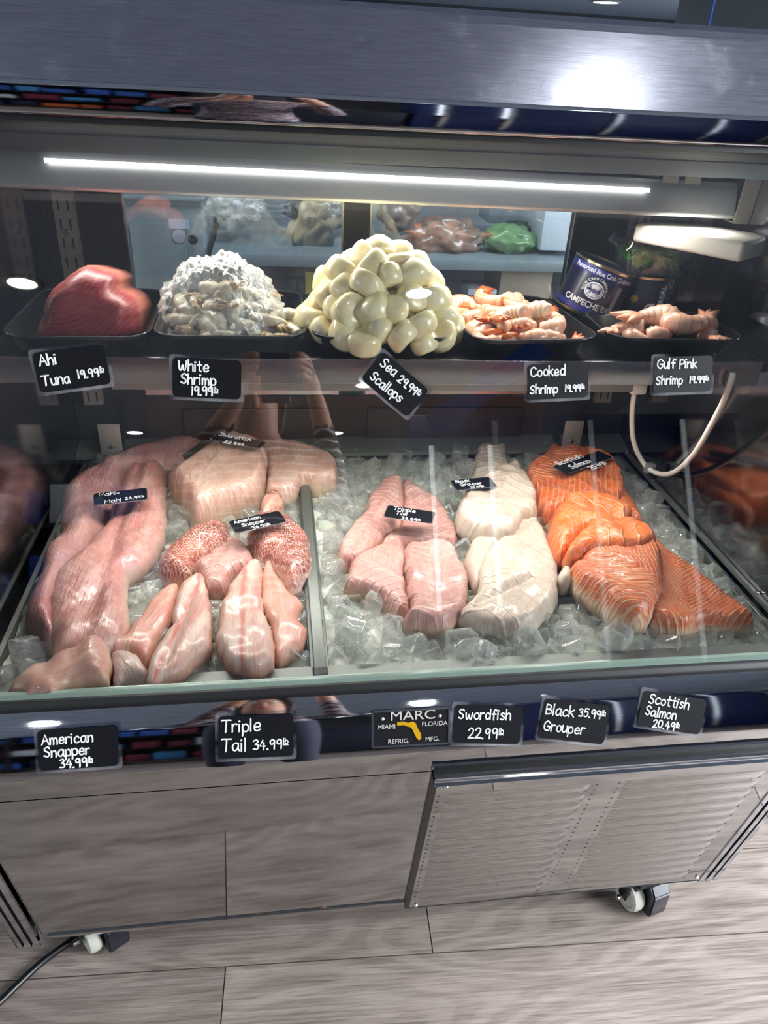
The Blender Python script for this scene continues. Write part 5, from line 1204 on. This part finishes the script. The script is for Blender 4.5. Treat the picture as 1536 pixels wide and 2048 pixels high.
for x in (b[0]+0.05, 0.42, 1.5): box('leg', (x, Yk+0.03, 0), (x+0.035, Yk+0.065, zt-0.03), STEEL2, wt)
box('back_panel', (b[0]+0.02, Yk+0.58, zt), (1.6, Yk+0.60, zt+0.30), STEEL2, wt)
def kitbox(name, px0, py0, px1, py1, Y, dep, mat, label, cat, bev=0.004):
    a_, b_ = kb(px0, py0, px1, py1, Y); o_ = box(name, (a_[0], Y, min(a_[2], b_[2])), (b_[0], Y+dep, max(a_[2], b_[2])), mat, None, bev); tag(o_, label, cat); return o_
kitbox('white_carton', 1092, 412, 1152, 503, Yk+0.05, 0.16, plain('carton_white', S(206, 212, 220), 0.6), 'white printed carton standing at the right behind the rear glass', 'carton')
kitbox('cardboard_box', 1003, 540, 1092, 640, Yk+0.05, 0.2, plain('cardboard', S(176, 158, 138), 0.7), 'tan cardboard box on the lower kitchen shelf', 'box')
kitbox('paper_stack', 936, 578, 992, 600, Yk+0.05, 0.12, plain('paper', S(200, 206, 218), 0.6), 'small white paper stack on the lower kitchen shelf', 'paper')
kitbox('white_towel_box', 745, 560, 815, 640, Yk+0.05, 0.2, plain('pale_box', S(150, 160, 166), 0.6), 'pale plastic tub low behind the scallops', 'tub')
kitbox('steel_bin', 980, 415, 1085, 450, Yk+0.3, 0.15, STEEL2, 'low stainless bin at the back of the work table', 'bin')
def blobthing(name, px, py, rx, ry, rz, Y, mat, label, cat, seed, amp=0.25, fq=2.5):
    c = ony(px, py, Y); bm = bmesh.new(); bmesh.ops.create_icosphere(bm, subdivisions=4, radius=1)
    for v in bm.verts:
        n2 = v.co.normalized(); f = 1+amp*mnoise.noise(n2*fq+Vector((seed, 0, 0)))+amp*.5*mnoise.noise(n2*fq*3+Vector((0, seed, 0))); v.co = Vector((n2.x*rx, n2.y*ry, n2.z*rz))*f
    o_ = from_bm(name, bm, mat, None, True); o_.location = c; tag(o_, label, cat); return o_
blobthing('lettuce_bag', 1018, 480, 0.085, 0.06, 0.045, Yk+0.1, plain('lettuce', S(112, 146, 96), 0.35, coat=0.4), 'bag of pale green lettuce on the table behind the rear glass', 'vegetable', 3)
blobthing('dark_greens_bag', 1030, 462, 0.075, 0.05, 0.03, Yk+0.2, plain('dark_greens', S(40, 58, 44), 0.4), 'bag of dark greens behind the pale lettuce', 'vegetable', 5)
blobthing('brown_produce_bag', 890, 475, 0.12, 0.06, 0.06, Yk+0.1, plain('brown_bag', S(128, 104, 90), 0.3, coat=0.6), 'brown bag of produce left of the lettuce behind the rear glass', 'bag', 7, 0.35)
blobthing('plastic_wrap_bundle', 470, 408, 0.085, 0.06, 0.055, Yk+0.15, M['bag'], 'bundle of crinkled clear plastic by the steel cabinet', 'plastic', 9, 0.45, 4)
blobthing('produce_bag', 640, 420, 0.10, 0.06, 0.06, Yk+0.25, plain('grey_bag', S(120, 116, 108), 0.3, coat=0.6), 'greyish bag behind the black slicer', 'bag', 11, 0.3)
blobthing('produce_bag', 800, 420, 0.07, 0.05, 0.07, Yk+0.28, plain('tan_bag', S(134, 116, 104), 0.3, coat=0.6), 'tan bag behind the brown produce', 'bag', 13, 0.3)
sl = thing('meat_slicer', 'dark kitchen machine with a rounded hood behind the rear glass', 'machine', (0, 0, 0))
a, b = kb(560, 440, 690, 560, Yk+0.1)
box('machine_base', (a[0], Yk+0.1, b[2]), (b[0], Yk+0.35, b[2]+0.08), kp, sl, 0.02, 4)
lathe('machine_blade', [(0, 0.01), (0.06, 0.01), (0.066, 0.0), (0, -0.01)], kp, sl, 32, Matrix.Translation(((a[0]+b[0])/2, Yk+0.12, (a[2]+b[2])/2+0.03)) @ Matrix.Rotation(math.pi/2, 4, 'X'))
q = ony(598, 575, Yk+0.09); box('yellow_notice', (q[0]+0.02, Yk+0.085, q[2]-0.02), (q[0]+0.07, Yk+0.095, q[2]+0.05), plain('notice_yellow', S(176, 158, 60), 0.5), sl)
struct(box('wall_1', (-2, Yk+1.0, 0), (2.4, Yk+1.05, 1.45), plain('kitchen_wall', S(84, 92, 96), 0.6)))
# thin blue cord and far lamp seen over the hood
p = ony(1422, 30, 3.0); bc = tube('hanging_cable', [(p[0], 3.0, 1.2), (p[0]+0.004, 3.0, 2.1)], 0.004, plain('cord_blue', S(30, 70, 170), 0.4), None, 8); tag(bc, 'thin blue cord hanging behind the hood at upper right', 'cord')
q = onz(1212, 3, 2.10); downlight(q[0], q[1], 2.10, 'bright recessed lamp in the ceiling far behind the hood', None, 0.11)

# ================================================================== SHOP IN FRONT OF THE CASE (seen in the reflections)
fz = thing('glass_door_freezer', 'tall glass-door freezer with lit white light strips, reflected in the case glass', 'freezer', (1.9, -2.9, 0))
box('freezer_body', (-1.1, -0.35, 0), (1.1, 0.25, 2.05), plain('freezer_blue', S(30, 46, 96), 0.4), fz, 0.01)
for x in (-0.97, -0.60, 0.02, 0.64, 1.02):
    if x < -0.5: box('light_strip', (x-0.012, 0.26, 0.85), (x+0.012, 0.275, 1.85), M['freezerled'], fz)
    box('door_frame', (x+0.016, 0.25, 0.1), (x+0.05, 0.29, 2.0), M['alu'], fz)
bl = box('blue_banner', (-0.42, -0.01, -0.07), (0.42, 0.01, 0.07), plain('banner_blue', S(50, 96, 180), 0.5), None, 0.002); bl.location = (1.22, -2.3, 2.13); bl.rotation_euler = (0, -0.62, 0)
tag(bl, 'slanted blue banner above the freezer, reflected in the case glass', 'banner')
ch = thing('reflection_chest', 'low dark chest added across the aisle to darken the steel bumper reflection', 'freezer', (0.15, -2.9, 0))  # invented dark block, so the bumper mirrors it instead of the floor
box('chest_body', (-0.56, -0.4, 0.02), (0.60, 0.25, 0.86), plain('chest_navy', S(24, 30, 48), 0.4), ch, 0.01)
box('chest_lid', (-0.57, -0.41, 0.862), (0.61, 0.26, 0.90), M['blackframe'], ch, 0.01)
sd = thing('shop_shelf', 'dark shop shelf unit across the aisle, reflected in the steel hood lip', 'shelf', (-1.6, -3.2, 0))
for z in (0.1, 0.55, 1.0, 1.45): box('shelf_board', (-1.2, -0.25, z), (1.2, 0.2, z+0.03), M['blackframe'], sd)
box('back_board', (-1.2, -0.262, 0.02), (1.2, -0.25, 1.75), M['blackframe'], sd)
for x in (-1.2, 0, 1.17): box('upright', (x, -0.25, 0), (x+0.03, 0.2, 1.75), M['blackframe'], sd)
gr_ = random.Random(2); GC = [S(50, 90, 170), S(200, 96, 50), S(210, 214, 220), S(30, 34, 60), S(120, 40, 60), S(70, 140, 190)]
GM = [plain('goods_%d' % i, c, 0.5) for i, c in enumerate(GC)]
for z in (0.131, 0.581, 1.031, 1.481):
    x = -2.7
    while x < -0.5:
        w_, h_ = gr_.uniform(0.1, 0.2), gr_.uniform(0.15, 0.3)
        o = box('grocery_box', (-w_/2, -0.08, 0), (w_/2, 0.08, h_), GM[gr_.randrange(6)], None, 0.004); o.location = (x+w_/2, -3.15, z)
        tag(o, 'coloured grocery box on the dark shop shelf across the aisle', 'box', 'grocery boxes across the aisle'); x += w_+gr_.uniform(0.01, 0.08)

# ================================================================== PERSON TAKING THE PICTURE (seen only in the steel and the glass)
def skin_mesh(chains, sub=1):
    """chains of (point, radius); the first point of a chain may be an index into the points laid so far"""
    V, E_, R_ = [], [], []
    for ch in chains:
        prev = None
        for q in ch:
            if isinstance(q, int): prev = q; continue
            V.append(q[0]); R_.append(q[1])
            if prev is not None: E_.append((prev, len(V)-1))
            prev = len(V)-1
    me = bpy.data.meshes.new('t'); me.from_pydata(V, E_, []); o = bpy.data.objects.new('t', me); COL.objects.link(o)
    md = o.modifiers.new('s', 'SKIN'); md.use_smooth_shade = True
    for i, r in enumerate(R_):
        sv = me.skin_vertices[0].data[i]; sv.radius = r if isinstance(r, tuple) else (r, r); sv.use_root = (i == 0)
    sb = o.modifiers.new('d', 'SUBSURF'); sb.levels = sub; sb.render_levels = sub
    bpy.context.view_layer.update()
    out = bpy.data.meshes.new_from_object(o.evaluated_get(bpy.context.evaluated_depsgraph_get())); bpy.data.objects.remove(o)
    out.shade_smooth(); return out
def person():
    px, py = -0.06, -0.38
    P = lambda x, y, z: (px+x, py+y, z)
    ch = [[(P(0, 0, 0.90), (0.15, 0.10)), (P(0, 0.01, 1.05), (0.135, 0.09)), (P(0, 0.01, 1.20), (0.15, 0.10)), (P(0, 0, 1.31), (0.13, 0.08)), (P(0, 0.01, 1.37), 0.055), (P(0, 0.035, 1.44), (0.072, 0.085)), (P(0, 0.035, 1.51), (0.070, 0.085)), (P(0, 0.025, 1.555), (0.045, 0.055))]]
    n0 = 8
    for sg in (-1, 1):          # legs
        ch.append([0, (P(sg*0.09, 0, 0.82), 0.085), (P(sg*0.10, 0.01, 0.46), 0.058), (P(sg*0.10, -0.02, 0.10), 0.040), (P(sg*0.10, 0.03, 0.045), 0.042), (P(sg*0.11, 0.13, 0.030), 0.030)])
    base = n0+10
    for sg in (-1, 1):          # arms raised to the phone, then five fingers
        hx = -px + sg*0.085; hy, hz = -py-0.045, 1.455
        s0 = base if sg < 0 else base+5+14
        ch.append([3, (P(sg*0.17, 0.0, 1.315), 0.055), (P(sg*0.235, 0.05, 1.13), 0.044), (P(sg*0.16+(hx if 1 else 0)*0.3, 0.20, 1.27), 0.036), (P(hx+sg*0.02, hy-0.03, hz-0.055), 0.025), (P(hx, hy, hz-0.01), (0.032, 0.018))])
        wrist = s0+4
        for k, (dx, dz, l1) in enumerate(((0.008, 0.045, 1.0), (0.004, 0.030, 1.1), (0.0, 0.012, 1.0), (0.0, -0.006, 0.85))):
            ch.append([wrist, (P(hx-sg*0.004, hy+0.03, hz+dz), 0.0095), (P(hx-sg*0.022*l1, hy+0.052, hz+dz+0.004), 0.0088), (P(hx-sg*0.045*l1, hy+0.050, hz+dz+0.004), 0.0078)])
        ch.append([wrist, (P(hx-sg*0.012, hy-0.004, hz+0.03), 0.011), (P(hx-sg*0.038, hy+0.002, hz+0.045), 0.0095)])
    me = skin_mesh(ch, 2)
    n = N('striped_burgundy_shirt'); c = n.coord(); w = n.n('TexWave', {'Vector': c, 'Scale': 14.0, 'Distortion': 3.0, 'Detail': 1.0, 'Detail Scale': 1.5}, wave_type='BANDS', bands_direction='Z').outputs['Fac']
    shirt = n.done(n.bsdf(color=n.ramp(w, [(0.78, S(64, 26, 38)), (0.86, S(206, 196, 200))]), rough=0.8))
    skin = plain('skin', S(206, 154, 128), 0.5, sss=0.1, ssss=0.01); jeans = plain('dark_jeans', S(34, 38, 54), 0.8); shoe = plain('dark_shoe', S(26, 24, 26), 0.5)
    o = link('person', me, [skin, shirt, jeans, shoe])
    for p in me.polygons:
        x, y, z = p.center; x -= px; y -= py
        if z < 0.07: p.material_index = 3
        elif z < 0.93 : p.material_index = 2
        elif z < 1.345 and y < 0.30: p.material_index = 1
    tag(o, 'person in a burgundy striped shirt holding up a phone, seen only in reflections', 'person')
    bm = bmesh.new(); bmesh.ops.create_icosphere(bm, subdivisions=4, radius=1.0)
    for v in bm.verts:
        q = v.co.copy(); down = q.z < -0.15 and q.y > 0.1
        v.co = Vector((q.x*0.095, q.y*0.105-0.018, q.z*0.115)) * (1+0.05*mnoise.noise(q*6))
        if q.y > 0.25 and q.z < 0.62: v.co.y = 0.012+0.02*q.z
        if q.z < -0.2: v.co.z -= 0.10*(-q.z-0.2)
    bmesh.ops.translate(bm, verts=bm.verts, vec=(px, py+0.03, 1.505))
    from_bm('hair', bm, plain('brown_hair', S(52, 34, 24), 0.45), o, True)
    for sg in (-1, 1):
        bm = bmesh.new(); bmesh.ops.create_uvsphere(bm, u_segments=12, v_segments=8, radius=0.011); bmesh.ops.translate(bm, verts=bm.verts, vec=(px+sg*0.031, py+0.108, 1.488)); from_bm('eye', bm, plain('eye_white', S(220, 216, 210), 0.2), o, True)
    bm = bmesh.new(); bmesh.ops.create_cone(bm, cap_ends=True, segments=10, radius1=0.016, radius2=0.007, depth=0.045); bmesh.ops.rotate(bm, verts=bm.verts, matrix=Matrix.Rotation(math.radians(20), 3, 'X')); bmesh.ops.translate(bm, verts=bm.verts, vec=(px, py+0.122, 1.468)); from_bm('nose', bm, skin, o, True)
    bm = bmesh.new(); tube_bm(bm, [(px-0.024, py+0.110, 1.432), (px, py+0.121, 1.430), (px+0.024, py+0.110, 1.432)], [0.002, 0.006, 0.002], 8); from_bm('lips', bm, plain('lips', S(176, 92, 88), 0.4), o, True)
    ph = thing('mobile_phone', 'dark blue mobile phone held upright before the face, seen only in reflections', 'phone', (0.0, -0.0175, 1.4625))
    box('phone_body', (-0.036, -0.004, -0.075), (0.036, 0.004, 0.055), plain('phone_blue', S(30, 46, 84), 0.3), ph, 0.004, 3)
    lathe('camera_lens', [(0, 0.002), (0.007, 0.002), (0.009, 0.0)], M['black'], ph, 20, Matrix.Translation((0.0, 0.004, 0.0375)) @ Matrix.Rotation(-math.pi/2, 4, 'X'))
person()
